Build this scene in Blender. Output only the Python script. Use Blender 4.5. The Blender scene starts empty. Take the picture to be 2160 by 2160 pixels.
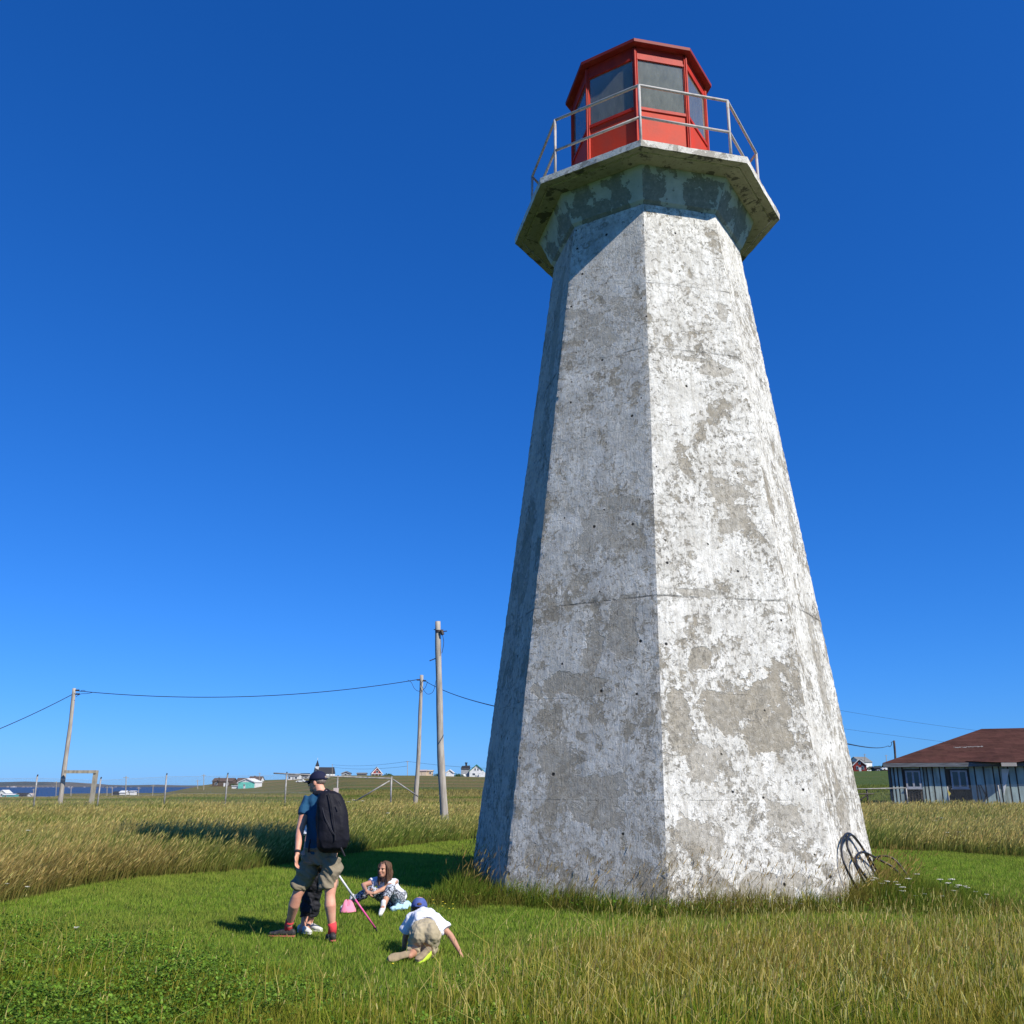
import bpy, bmesh, math, random
import numpy as np
from mathutils import Vector, Matrix, noise as mnoise
R = math.radians
random.seed(7)
rng = np.random.default_rng(11)
scn = bpy.context.scene
COL = scn.collection

# ---------------------------------------------------------------- camera, sky, sun
CAMH = 1.63; FPX = 1936.0; PT = R(16.568)
cam_d = bpy.data.cameras.new("camera"); cam = bpy.data.objects.new("camera", cam_d); COL.objects.link(cam)
cam.location = (0, 0, CAMH); cam.rotation_euler = (R(90) + PT, 0, 0)
cam_d.sensor_width = 36; cam_d.lens = 36 * FPX / 2160; cam_d.clip_start = .1; cam_d.clip_end = 100000
scn.camera = cam
SUN_AZ = 47.5; SUN_EL = 42.0         # azimuth to the right of straight behind the camera
sdir = Vector((math.sin(R(SUN_AZ)) * math.cos(R(SUN_EL)), -math.cos(R(SUN_AZ)) * math.cos(R(SUN_EL)), math.sin(R(SUN_EL))))
world = bpy.data.worlds.new("World"); scn.world = world; world.use_nodes = True
wn = world.node_tree; wn.nodes.clear()
sky = wn.nodes.new('ShaderNodeTexSky'); sky.sky_type = 'NISHITA'; sky.sun_disc = False
sky.sun_elevation = R(SUN_EL); sky.sun_rotation = math.atan2(sdir.x, sdir.y)
sky.air_density = .85; sky.dust_density = .2; sky.ozone_density = 3.2; sky.altitude = 30
wb = wn.nodes.new('ShaderNodeBackground'); wb.inputs[1].default_value = .10
wo = wn.nodes.new('ShaderNodeOutputWorld')
# deepen the sky's blue channel by channel (a clear, very dry sky)
wsep = wn.nodes.new('ShaderNodeSeparateColor'); wcom = wn.nodes.new('ShaderNodeCombineColor'); wn.links.new(sky.outputs[0], wsep.inputs[0])
for i, (gain, pw) in enumerate(((.265, 1.28), (.52, .87), (1.09, .78))):
    m0 = wn.nodes.new('ShaderNodeMath'); m0.operation = 'MULTIPLY'; m0.inputs[1].default_value = .1; wn.links.new(wsep.outputs[i], m0.inputs[0])
    m1 = wn.nodes.new('ShaderNodeMath'); m1.operation = 'POWER'; m1.inputs[1].default_value = pw; wn.links.new(m0.outputs[0], m1.inputs[0])
    m2 = wn.nodes.new('ShaderNodeMath'); m2.operation = 'MULTIPLY'; m2.inputs[1].default_value = gain * 10; wn.links.new(m1.outputs[0], m2.inputs[0]); wn.links.new(m2.outputs[0], wcom.inputs[i])
wn.links.new(wcom.outputs[0], wb.inputs[0]); wn.links.new(wb.outputs[0], wo.inputs[0])
sun_d = bpy.data.lights.new("sun", 'SUN'); sun_d.energy = 5.0; sun_d.angle = R(.5); sun_d.color = (1, .945, .85)
sun = bpy.data.objects.new("sun", sun_d); COL.objects.link(sun)
sun.rotation_euler = sdir.to_track_quat('Z', 'Y').to_euler(); sun.location = (30, -30, 60)
scn.view_settings.view_transform = 'Standard'; scn.view_settings.look = 'None'
scn.view_settings.exposure = .3; scn.view_settings.gamma = 1
scn.render.engine = 'CYCLES'
scn.cycles.max_bounces = 5; scn.cycles.diffuse_bounces = 3; scn.cycles.transparent_max_bounces = 8

# ---------------------------------------------------------------- measuring helpers
def ray(px, py):
    X = (px - 1080) / FPX; Y = -(py - 1080) / FPX
    return Vector((X, math.cos(PT) - Y * math.sin(PT), math.sin(PT) + Y * math.cos(PT)))
def W(px, py, y):                       # surveyed point: sight line through the photo, at real depth y
    r = ray(px, py); t = y / r.y
    return Vector((r.x * t, y, CAMH + r.z * t))
def G(px, py, z=0):
    r = ray(px, py); t = (z - CAMH) / r.z
    return Vector((r.x * t, r.y * t, z))
def lerp(a, b, t): return a + (b - a) * t
def sstep(a, b, x):
    t = np.clip((x - a) / (b - a), 0, 1); return t * t * (3 - 2 * t)

# ---------------------------------------------------------------- object helpers
WL = {}                                  # world origin of every object that parents others
def tag(o, label=None, cat=None, group=None, kind=None):
    if label: o['label'] = label
    if cat: o['category'] = cat
    if group: o['group'] = group
    if kind: o['kind'] = kind
    return o
def thing(name, label, cat, loc=(0, 0, 0), group=None):
    o = bpy.data.objects.new(name, None); COL.objects.link(o); o.location = loc; o.empty_display_size = .2
    WL[o.name] = Vector(loc)
    return tag(o, label, cat, group)
def base(parent): return WL[parent.name].copy() if parent else Vector((0, 0, 0))
class MB:
    def __init__(s): s.v = []; s.f = []
    def add(s, vs, fs):
        n = len(s.v); s.v += [tuple(v) for v in vs]; s.f += [tuple(i + n for i in f) for f in fs]; return s
    def box(s, x0, x1, y0, y1, z0, z1, m=None):
        v = [Vector((x, y, z)) for z in (z0, z1) for y in (y0, y1) for x in (x0, x1)]
        if m: v = [m @ p for p in v]
        return s.add(v, [(0, 2, 3, 1), (4, 5, 7, 6), (0, 1, 5, 4), (2, 6, 7, 3), (0, 4, 6, 2), (1, 3, 7, 5)])
    def beam(s, a, b, w, h=None, up=(0, 0, 1)):
        h = h or w; a = Vector(a); b = Vector(b); d = (b - a).normalized(); u = Vector(up)
        if abs(d.dot(u)) > .98: u = Vector((0, 1, 0))
        x = d.cross(u).normalized() * w / 2; y = x.cross(d).normalized() * h / 2
        v = [p + i * x + j * y for p in (a, b) for j in (-1, 1) for i in (-1, 1)]
        return s.add(v, [(0, 1, 3, 2), (4, 6, 7, 5), (0, 4, 5, 1), (2, 3, 7, 6), (0, 2, 6, 4), (1, 5, 7, 3)])
    def tube(s, pts, rad, n=10, side=None, caps=True, rnd=False):
        pts = [Vector(p) for p in pts]; m = len(pts)
        if not isinstance(rad, (list,)): rad = [rad] * m
        rad = [r if isinstance(r, tuple) else (r, r) for r in rad]
        if rnd:
            d0 = (pts[0] - pts[1]).normalized(); d1 = (pts[-1] - pts[-2]).normalized()
            r0 = min(rad[0]); r1 = min(rad[-1])
            pre = [(pts[0] + d0 * r0 * a, (rad[0][0] * b, rad[0][1] * b)) for a, b in ((.95, .3), (.75, .66), (.4, .92))]
            post = [(pts[-1] + d1 * r1 * a, (rad[-1][0] * b, rad[-1][1] * b)) for a, b in ((.4, .92), (.75, .66), (.95, .3))]
            pts = [p for p, _ in pre] + pts + [p for p, _ in post]; rad = [r for _, r in pre] + rad + [r for _, r in post]; m = len(pts)
        vs = []; S = Vector(side).normalized() if side is not None else None; prev = None
        for i in range(m):
            d = (pts[min(i + 1, m - 1)] - pts[max(i - 1, 0)])
            d = d.normalized() if d.length > 1e-9 else Vector((0, 0, 1))
            if S is not None: x = S - d * S.dot(d)
            elif prev is not None: x = prev - d * prev.dot(d)
            else: x = d.orthogonal()
            if x.length < 1e-6: x = d.orthogonal()
            x.normalize(); prev = x; y = d.cross(x)
            for k in range(n):
                a = 2 * math.pi * k / n
                vs.append(pts[i] + x * math.cos(a) * rad[i][0] + y * math.sin(a) * rad[i][1])
        fs = [(i * n + k, i * n + (k + 1) % n, (i + 1) * n + (k + 1) % n, (i + 1) * n + k) for i in range(m - 1) for k in range(n)]
        if caps: fs += [tuple(range(n))[::-1], tuple((m - 1) * n + k for k in range(n))]
        return s.add(vs, fs)
    def ell(s, c, r, ax=None, n=14):
        c = Vector(c); ax = ax or Matrix.Identity(3); vs = []; fs = []; h = n // 2
        if not hasattr(r, '__len__'): r = (r, r, r)
        for i in range(h + 1):
            t = math.pi * i / h
            for k in range(n):
                a = 2 * math.pi * k / n
                vs.append(c + ax @ Vector((r[0] * math.sin(t) * math.cos(a), r[1] * math.sin(t) * math.sin(a), r[2] * math.cos(t))))
        for i in range(h):
            for k in range(n):
                fs.append((i * n + k, (i + 1) * n + k, (i + 1) * n + (k + 1) % n, i * n + (k + 1) % n))
        return s.add(vs, fs)
    def build(s, name, mat, parent=None, smooth=False, weld=False):
        me = bpy.data.meshes.new(name); b = base(parent)
        me.from_pydata([(x - b.x, y - b.y, z - b.z) for x, y, z in s.v], [], s.f); me.validate()
        if weld:
            bm = bmesh.new(); bm.from_mesh(me); bmesh.ops.remove_doubles(bm, verts=bm.verts, dist=1e-5)
            bmesh.ops.recalc_face_normals(bm, faces=bm.faces); bm.to_mesh(me); bm.free()
        me.materials.append(mat)
        if smooth: me.polygons.foreach_set('use_smooth', [True] * len(me.polygons))
        o = bpy.data.objects.new(name, me); COL.objects.link(o); o.parent = parent; WL[o.name] = b
        return o
def blob(mb, name, mat, parent, voxel=.008, smooth=4, disp=None):
    """one continuous surface grown over overlapping closed forms"""
    me = bpy.data.meshes.new(name); me.from_pydata(mb.v, [], mb.f)
    bm = bmesh.new(); bm.from_mesh(me); bmesh.ops.remove_doubles(bm, verts=bm.verts, dist=1e-6); bmesh.ops.recalc_face_normals(bm, faces=bm.faces); bm.to_mesh(me); bm.free()
    t = bpy.data.objects.new("tmp", me); COL.objects.link(t)
    m = t.modifiers.new("r", 'REMESH'); m.mode = 'VOXEL'; m.voxel_size = voxel
    if smooth: m2 = t.modifiers.new("s", 'SMOOTH'); m2.factor = .5; m2.iterations = smooth
    dg = bpy.context.evaluated_depsgraph_get(); ev = t.evaluated_get(dg)
    nm = bpy.data.meshes.new_from_object(ev); COL.objects.unlink(t); bpy.data.objects.remove(t); bpy.data.meshes.remove(me)
    b = base(parent); n = len(nm.vertices)
    co = np.empty(n * 3, np.float32); nm.vertices.foreach_get('co', co); co = co.reshape(-1, 3)
    if disp:
        no = np.empty(n * 3, np.float32); nm.vertices.foreach_get('normal', no) if hasattr(nm.vertices[0], 'normal') else None
        no = no.reshape(-1, 3); amp, fr = disp
        dv = np.array([mnoise.turbulence(Vector((p[0] * fr[0], p[1] * fr[1], p[2] * fr[2] + p[0] * fr[3])), 3, False) for p in co], np.float32)
        co = co + no * ((dv - dv.mean())[:, None]) * amp
    co = co - np.array(b, np.float32)
    nm.vertices.foreach_set('co', co.ravel().astype(np.float32)); nm.update()
    nm.name = name; nm.materials.clear(); nm.materials.append(mat)
    nm.polygons.foreach_set('use_smooth', [True] * len(nm.polygons))
    o = bpy.data.objects.new(name, nm); COL.objects.link(o); o.parent = parent; WL[o.name] = b
    return o

# ---------------------------------------------------------------- material helpers
def mat(name, col, rough=.8, var=None, nscale=6, bump=0, bscale=40, metal=0, spec=.3, stretch=(1, 1, 1), detail=5, fac=(.35, .65)):
    m = bpy.data.materials.new(name); m.use_nodes = True; nt = m.node_tree; b = nt.nodes['Principled BSDF']
    b.inputs['Base Color'].default_value = (*col, 1); b.inputs['Roughness'].default_value = rough
    b.inputs['Metallic'].default_value = metal; b.inputs['Specular IOR Level'].default_value = spec
    tc = nt.nodes.new('ShaderNodeTexCoord'); mp = nt.nodes.new('ShaderNodeMapping'); mp.inputs['Scale'].default_value = stretch
    nt.links.new(tc.outputs['Object'], mp.inputs[0])
    if var:
        n = nt.nodes.new('ShaderNodeTexNoise'); n.inputs['Scale'].default_value = nscale; n.inputs['Detail'].default_value = detail
        r = nt.nodes.new('ShaderNodeMapRange'); r.inputs[1].default_value = fac[0]; r.inputs[2].default_value = fac[1]
        x = nt.nodes.new('ShaderNodeMix'); x.data_type = 'RGBA'; x.inputs[6].default_value = (*col, 1); x.inputs[7].default_value = (*var, 1)
        nt.links.new(mp.outputs[0], n.inputs[0]); nt.links.new(n.outputs[0], r.inputs[0]); nt.links.new(r.outputs[0], x.inputs[0]); nt.links.new(x.outputs[2], b.inputs['Base Color'])
    if bump:
        n = nt.nodes.new('ShaderNodeTexNoise'); n.inputs['Scale'].default_value = bscale; n.inputs['Detail'].default_value = 4
        bp = nt.nodes.new('ShaderNodeBump'); bp.inputs['Strength'].default_value = bump; bp.inputs['Distance'].default_value = .01
        nt.links.new(mp.outputs[0], n.inputs[0]); nt.links.new(n.outputs[0], bp.inputs['Height']); nt.links.new(bp.outputs[0], b.inputs['Normal'])
    return m
class NT:
    """tiny node-writing helper"""
    def __init__(s, m): m.use_nodes = True; s.nt = m.node_tree; s.b = s.nt.nodes['Principled BSDF']
    def n(s, t, **k):
        x = s.nt.nodes.new(t)
        for a, b in k.items(): setattr(x, a, b)
        return x
    def put(s, sock, v):
        if isinstance(v, bpy.types.NodeSocket): s.nt.links.new(v, sock)
        elif v is not None:
            if isinstance(v, tuple) and len(v) == 3 and sock.type == 'RGBA': v = (*v, 1)
            sock.default_value = v
    def math(s, op, a, b=None, c=None, clamp=False):
        x = s.n('ShaderNodeMath', operation=op, use_clamp=clamp)
        for i, v in enumerate((a, b, c)):
            if v is not None: s.put(x.inputs[i], v)
        return x.outputs[0]
    def mix(s, f, a, b):
        x = s.n('ShaderNodeMix', data_type='RGBA'); s.put(x.inputs[0], f); s.put(x.inputs[6], a); s.put(x.inputs[7], b); return x.outputs[2]
    def rng(s, v, a, b, c=0., d=1.):
        x = s.n('ShaderNodeMapRange'); x.clamp = True
        for i, k in enumerate((v, a, b, c, d)): s.put(x.inputs[i], k)
        return x.outputs[0]
    def noise(s, vec, scale, detail=4, rough=.5, dist=0., scl=None):
        if scl:
            mp = s.n('ShaderNodeMapping'); mp.inputs['Scale'].default_value = scl; s.put(mp.inputs[0], vec); vec = mp.outputs[0]
        x = s.n('ShaderNodeTexNoise'); s.put(x.inputs['Vector'], vec); x.inputs['Scale'].default_value = scale
        x.inputs['Detail'].default_value = detail; x.inputs['Roughness'].default_value = rough; x.inputs['Distortion'].default_value = dist
        return x.outputs[0]

# ---------------------------------------------------------------- terrain
U  = np.array([-.75, -.60, -.50, -.47, -.36, -.325, -.30, -.28, -.22, -.18, -.10, -.03, .10, .35, .45, .60, .75])
DC = np.array([650., 650, 650, 400, 400, 600, 620, 600, 600, 400, 400, 380, 370, 370, 370, 370, 370])
ZC = np.array([-9., -8.5, -8., -2.4, -2.2, 1.2, 3.4, 4.3, 5.2, 5.3, 5.4, 4.7, 5.2, 6.2, 7.0, 7.5, 7.5])
D0 = np.array([70., 70, 70, 70, 70, 330, 440, 430, 200, 70, 60, 60, 60, 60, 60, 60, 60])
def terr(x, y):
    x = np.asarray(x, float); y = np.asarray(y, float)
    yy = np.maximum(y, 1e-3); u = np.clip(x / yy, -.75, .75)
    dc = np.interp(u, U, DC); zc = np.interp(u, U, ZC); d0 = np.interp(u, U, D0)
    d = np.where(y > 0, np.hypot(x, y) * .97, 0)
    z = .15 * sstep(30, 60, d)
    t = np.clip((d - d0) / (dc - d0), 0, 1); prof = t * t * (3 - 2 * t)
    z = z + (zc - .15) * prof
    z = z - np.where(d > dc * 1.25, np.minimum((d - dc * 1.25) * .02, 14), 0)
    z = z - 40 * sstep(1300, 2300, np.hypot(x, y)) - 14 * sstep(700, 880, d) * (u < -.345)
    big = np.hypot(x, y)
    z = z + np.where(big > 60, .12 * np.sin(x * .031 + 1.3) * np.cos(y * .027), 0) * sstep(60, 140, big)
    z = np.where(y <= 0, -.0 - 35 * sstep(900, 2300, big), z)
    return z
def zt(x, y): return float(terr(x, y))
LAWN = [(-7.6, 11), (-7.3, 14.1), (-7.2, 15.0), (-7.2, 16.6), (-6.75, 17.7), (-5.9, 18.66), (-5.45, 19.0), (-5.0, 20.0), (-4.55, 21.4), (-4.05, 23.2), (-3.45, 25.5), (-2.2, 28.4), (-1.1, 30.3),
        (1.5, 31), (5, 29.2), (9.35, 25.4), (10.9, 24.3), (11.85, 22.6), (14, 19), (15, 14), (14, 9), (9, 4), (-6, 4), (-8.2, 7)]
def inpoly(x, y, poly):
    x = np.asarray(x); y = np.asarray(y); c = np.zeros(x.shape, bool); n = len(poly)
    for i in range(n):
        x0, y0 = poly[i]; x1, y1 = poly[(i + 1) % n]
        hit = ((y0 > y) != (y1 > y)); xi = (x1 - x0) * (y - y0) / ((y1 - y0) if y1 != y0 else 1e-9) + x0
        c ^= hit & (x < xi)
    return c
rings = [0.01, 2, 4, 6, 8, 10, 12, 14, 16, 18, 20, 22, 25, 28, 32, 37, 43, 50, 58, 67, 78, 90, 104, 120, 140, 160, 185, 210, 240, 270, 300, 330, 360, 390, 420, 450, 480, 520, 560, 600, 640, 680, 720, 770, 830, 900, 980, 1080, 1200, 1400, 1700, 2100, 2400]
NA = 360; vs = []; fs = []
for r in rings:
    a = np.linspace(0, 2 * np.pi, NA, endpoint=False); x = r * np.sin(a); y = r * np.cos(a); z = terr(x, y)
    vs += list(zip(x, y, z))
for i in range(len(rings) - 1):
    for k in range(NA): fs.append((i * NA + k, i * NA + (k + 1) % NA, (i + 1) * NA + (k + 1) % NA, (i + 1) * NA + k))
me = bpy.data.meshes.new("ground"); me.from_pydata(vs, [], [f[::-1] for f in fs]); me.polygons.foreach_set('use_smooth', [True] * len(me.polygons))
ground = bpy.data.objects.new("ground", me); COL.objects.link(ground); tag(ground, kind='structure')
gm = bpy.data.materials.new("meadow_ground"); t = NT(gm)
geo = t.n('ShaderNodeNewGeometry').outputs['Position']
nbig = t.noise(geo, .012, 5, .65, 0, (1, 4.5, 1)); nmid = t.noise(geo, .09, 6, .7, .3, (.35, 3.2, 1)); nfine = t.noise(geo, 2.5, 6, .7)
c = t.mix(t.rng(nbig, .44, .57), (.10, .115, .030), (.20, .135, .06))
c = t.mix(t.rng(nmid, .50, .66), c, (.055, .085, .02))
c = t.mix(t.math('MULTIPLY', t.rng(nfine, .45, .75), .5), c, (.25, .22, .09))
sep = t.n('ShaderNodeSeparateXYZ'); t.put(sep.inputs[0], geo)
near = t.rng(sep.outputs[1], 30, 42, 1, 0)
lawnc = t.mix(t.rng(t.noise(geo, 1.2, 5, .6), .35, .65), (.055, .12, .014), (.09, .14, .022))
rx = t.math('MULTIPLY', t.rng(sep.outputs[0], 20, 60), t.rng(sep.outputs[1], 110, 130, 0, 1))
c = t.mix(t.math('MULTIPLY', rx, .75), c, (.055, .10, .02))
c = t.mix(near, c, lawnc)
t.put(t.b.inputs['Base Color'], c); t.b.inputs['Roughness'].default_value = .95; t.b.inputs['Specular IOR Level'].default_value = .1
bp = t.n('ShaderNodeBump'); bp.inputs['Strength'].default_value = .9; bp.inputs['Distance'].default_value = .5
t.put(bp.inputs['Height'], t.noise(geo, 1.0, 8, .8)); t.put(t.b.inputs['Normal'], bp.outputs[0])
me.materials.append(gm)

# sea and the far shore across the bay
sm = bpy.data.materials.new("sea_water"); t = NT(sm); geo = t.n('ShaderNodeNewGeometry').outputs['Position']
t.put(t.b.inputs['Base Color'], t.mix(t.rng(t.noise(geo, .002, 4, .6, 0, (1, 4, 1)), .4, .6), (.012, .035, .085), (.022, .05, .11)))
t.b.inputs['Roughness'].default_value = .45; t.b.inputs['Specular IOR Level'].default_value = .35
bp = t.n('ShaderNodeBump'); bp.inputs['Strength'].default_value = .6; bp.inputs['Distance'].default_value = 1.5
t.put(bp.inputs['Height'], t.noise(geo, .15, 6, .7)); t.put(t.b.inputs['Normal'], bp.outputs[0])
mb = MB(); n = 48
mb.add([(0, 0, -20)] + [(45000 * math.sin(2 * math.pi * k / n), 45000 * math.cos(2 * math.pi * k / n), -20) for k in range(n)], [(0, (k + 1) % n + 1, k + 1) for k in range(n)])
sea = mb.build("sea", sm); tag(sea, kind='structure')
hm = mat("far_hills", (.055, .07, .075), .95, (.13, .115, .10), .0011, stretch=(1, 1, 6), fac=(.45, .6))
vs = []; fs = []; XS = np.linspace(-8200, 2600, 260); YS = [9800, 9850, 9950, 10150, 10500, 11200, 12200]
for j, y in enumerate(YS):
    for x in XS:
        px = 1080 + x / 10000 * 2020
        h = np.interp(px, [-700, -300, -60, 0, 30, 60, 90, 130, 180, 240, 300, 360, 400, 1400], [20, 62, 78, 74, 66, 46, 36, 32, 30, 34, 26, 22, 20, 20]) * .9
        s = [0, .16, .2, .45, .8, 1, .6][j]
        z = -21 + (h + 0) * s * (.85 + .3 * mnoise.noise(Vector((x * .004, y * .002, 0))))
        vs.append((x, y, z))
nx = len(XS)
for j in range(len(YS) - 1):
    for i in range(nx - 1): fs.append((j * nx + i, j * nx + i + 1, (j + 1) * nx + i + 1, (j + 1) * nx + i))
me = bpy.data.meshes.new("far_hills"); me.from_pydata(vs, [], fs); me.materials.append(hm); me.polygons.foreach_set('use_smooth', [True] * len(me.polygons))
o = bpy.data.objects.new("hills", me); COL.objects.link(o); tag(o, kind='structure')
# ---------------------------------------------------------------- lighthouse
TX, TY, TPHI, LEAN = 2.5904, 16.3946, R(-9.177), .01
def tv(Rr, z, k, dx=0, dy=0, phi=TPHI):
    a = -math.pi / 2 + phi + k * math.pi / 4
    return Vector((TX + dx + Rr * math.cos(a) + LEAN * z, TY + dy + Rr * math.sin(a), z))
light = thing("lighthouse", "weathered white concrete octagonal lighthouse with a red lantern room on top", "lighthouse", (TX, TY, 0))

def concrete(name, patches, shade=0):
    """peeling white paint over tan concrete, in metres along the face (u) and up (v)"""
    m = bpy.data.materials.new(name); t = NT(m)
    uvn = t.n('ShaderNodeUVMap'); uv = uvn.outputs[0]
    s = t.n('ShaderNodeSeparateXYZ'); t.put(s.inputs[0], uv); u, v = s.outputs[0], s.outputs[1]
    pos = t.n('ShaderNodeTexCoord').outputs['Object']
    w1 = t.noise(uv, 2.2, 5, .62); w2 = t.n('ShaderNodeMapping'); w2.inputs['Location'].default_value = (31, 17, 0); t.put(w2.inputs[0], uv)
    w2 = t.noise(w2.outputs[0], 2.6, 5, .62)
    fine = t.noise(uv, 14, 6, .7, .4); grit = t.noise(uv, 60, 4, .7)
    # general flaking: medium blobs, broken up
    n1 = t.noise(uv, 1.3, 8, .66, .35, (1, .8, 1)); n2 = t.noise(uv, 5.5, 7, .72, .6, (1, .8, 1))
    field = t.math('ADD', t.math('MULTIPLY', n1, .62), t.math('MULTIPLY', n2, .38))
    # flaking is worse low down and near the cold joints
    amt = t.rng(v, 0, 11, .545, .565)
    flake = t.rng(field, amt, t.math('ADD', amt, .012))
    for (uc, vc, hw, hh, k, *st_) in patches:
        du = t.math('ABSOLUTE', t.math('SUBTRACT', u, uc)); dv = t.math('ABSOLUTE', t.math('SUBTRACT', v, vc))
        d = t.math('POWER', t.math('ADD', t.math('POWER', t.math('DIVIDE', du, hw), 3.0), t.math('POWER', t.math('DIVIDE', dv, hh), 3.0)), .333)
        d = t.math('ADD', d, t.math('MULTIPLY', t.math('SUBTRACT', w1, .5), 2.6 * k))
        d = t.math('ADD', d, t.math('MULTIPLY', t.math('SUBTRACT', w2, .5), 2.4 * k))
        flake = t.math('MAXIMUM', flake, t.rng(d, 1.03, .97, 0, st_[0] if st_ else .72))
    near_ = t.rng(n1, .46, .60); low_ = t.rng(v, 5, 0, 0, .03)
    th2 = t.math('SUBTRACT', t.math('SUBTRACT', .605, t.math('MULTIPLY', near_, .085)), low_)
    fl2 = t.rng(t.noise(uv, 7.5, 9, .74, .5), th2, t.math('ADD', th2, .012)); flake = t.math('MAXIMUM', flake, t.math('MULTIPLY', fl2, .8))
    # islands of paint left inside bare places
    keep = t.rng(t.noise(uv, 3.2, 6, .65, .4), .60, .615)
    flake = t.math('MULTIPLY', flake, t.math('SUBTRACT', 1, keep))
    # hairline specks where the paint has lifted
    band = None
    for zz in (4.37, 8.78):
        b_ = t.rng(t.math('ABSOLUTE', t.math('SUBTRACT', t.math('ADD', v, t.math('MULTIPLY', t.math('SUBTRACT', w1, .5), .35)), zz)), .20, .02); band = b_ if band is None else t.math('MAXIMUM', band, b_)
    band = t.math('MULTIPLY', band, t.rng(w2, .42, .58)); sth = t.math('SUBTRACT', .535, t.math('MULTIPLY', band, .07))
    speck = t.rng(t.noise(uv, 13, 9, .82, .25, (1, .8, 1)), sth, t.math('ADD', sth, .022))
    speckm = t.rng(t.noise(uv, 1.1, 5, .65), .38, .58, .22, 1.0)
    speck = t.math('MULTIPLY', speck, t.math('MAXIMUM', speckm, band))
    # colours
    paint = t.mix(t.rng(t.noise(uv, 3.5, 6, .7), .35, .7), (.90, .88, .81), (.76, .74, .67))
    cloud = t.rng(t.noise(uv, 1.7, 9, .72, .2), .44, .60)
    paint = t.mix(t.math('MULTIPLY', cloud, .45), paint, (.50, .48, .42))
    stain = t.noise(uv, 2.2, 6, .65, .5, (5, .55, 1))
    paint = t.mix(t.math('MULTIPLY', t.rng(stain, .48, .66), .6), paint, (.46, .425, .355))
    paint = t.mix(t.math('MULTIPLY', t.rng(grit, .49, .64), .30), paint, (.40, .38, .33))
    thin = t.rng(t.math('SUBTRACT', field, amt), -.045, 0, 0, .35)
    paint = t.mix(thin, paint, (.56, .53, .46))
    bare = t.mix(t.rng(t.noise(uv, 5, 6, .7), .35, .65), (.40, .35, .265), (.29, .265, .215))
    bare = t.mix(t.rng(grit, .5, .8, 0, .35), bare, (.19, .175, .15))
    # the two left-hand faces: mottled grime, plus their shade greyed into the paint colour
    grime_shade = t.math('MULTIPLY', t.rng(u, 54, 56), t.rng(u, 76, 74)); d2 = t.rng(t.noise(uv, 2.3, 8, .75, .3, (1, .7, 1)), .40, .60, .25, .95)
    paint = t.mix(t.math('MULTIPLY', grime_shade, t.math('MULTIPLY', d2, .74)), paint, (.385, .37, .335))
    lefts = t.rng(u, 66, 64); lefts = t.math('MULTIPLY', lefts, t.rng(u, 54, 56)); paint = t.mix(t.math('MULTIPLY', lefts, .5), paint, (.60, .46, .34))  # warms the shaded leftmost face's colour to offset blue skylight
    # film thinned to grey in small ragged islands at several sizes
    m3 = t.rng(t.noise(uv, 3.1, 9, .78, .5, (1, .75, 1)), .50, .545); paint = t.mix(t.math('MULTIPLY', m3, .42), paint, (.47, .44, .375))
    flake = t.math('MULTIPLY', flake, t.rng(t.noise(uv, 10, 7, .75, .3), .34, .52, .55, 1))
    col = t.mix(flake, paint, bare)
    col = t.mix(t.math('MULTIPLY', speck, .85), col, (.235, .215, .175))
    # cold joints of the pour, every 1.46 m
    warp = t.math('MULTIPLY', t.math('SUBTRACT', t.noise(uv, 3, 5, .7), .5), .05)
    joint = None
    for zz, wd, st in ((1.42, .012, .30), (2.9, .012, .35), (4.37, .022, .7), (5.85, .010, .25), (7.30, .012, .4), (8.78, .022, .6), (10.12, .014, .5)):
        dz = t.math('ABSOLUTE', t.math('SUBTRACT', t.math('ADD', v, warp), zz))
        j = t.math('MULTIPLY', t.rng(dz, wd, wd * .3), t.rng(t.noise(uv, 2.6, 6, .75), .44, .60, 0, st))
        joint = j if joint is None else t.math('MAXIMUM', joint, j)
    col = t.mix(joint, col, (.09, .085, .075))
    # form-tie holes
    vo = t.n('ShaderNodeTexVoronoi', feature='F1', voronoi_dimensions='2D'); vo.inputs['Scale'].default_value = 1.55; vo.inputs['Randomness'].default_value = .8; t.put(vo.inputs['Vector'], uv)
    vc_ = t.n('ShaderNodeSeparateColor'); t.put(vc_.inputs[0], vo.outputs['Color']); sz = t.math('MULTIPLY', vc_.outputs[1], .022)
    hole = t.math('MULTIPLY', t.rng(t.math('SUBTRACT', t.math('ADD', vo.outputs['Distance'], t.math('MULTIPLY', grit, .03)), sz), .040, .022), t.math('GREATER_THAN', vc_.outputs[0], .5))
    col = t.mix(hole, col, (.03, .028, .025))
    t.put(t.b.inputs['Base Color'], col); t.b.inputs['Roughness'].default_value = .9; t.b.inputs['Specular IOR Level'].default_value = .2
    # relief
    h = t.math('ADD', t.math('MULTIPLY', flake, -.010), t.math('MULTIPLY', t.noise(uv, 26, 6, .72, .2, (1.6, .7, 1)), .014))
    h = t.math('ADD', h, t.math('MULTIPLY', t.noise(uv, 5, 4, .6), .02))
    h = t.math('ADD', h, t.math('MULTIPLY', hole, -.03)); h = t.math('ADD', h, t.math('MULTIPLY', joint, -.015))
    h = t.math('ADD', h, t.math('MULTIPLY', speck, -.003))
    h = t.math('ADD', h, t.math('MULTIPLY', t.noise(uv, 9, 5, .75, .4, (3.2, .45, 1)), .013)); h = t.math('ADD', h, t.math('MULTIPLY', grit, .004))
    bp = t.n('ShaderNodeBump'); bp.inputs['Strength'].default_value = .95; bp.inputs['Distance'].default_value = 1.0
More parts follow.
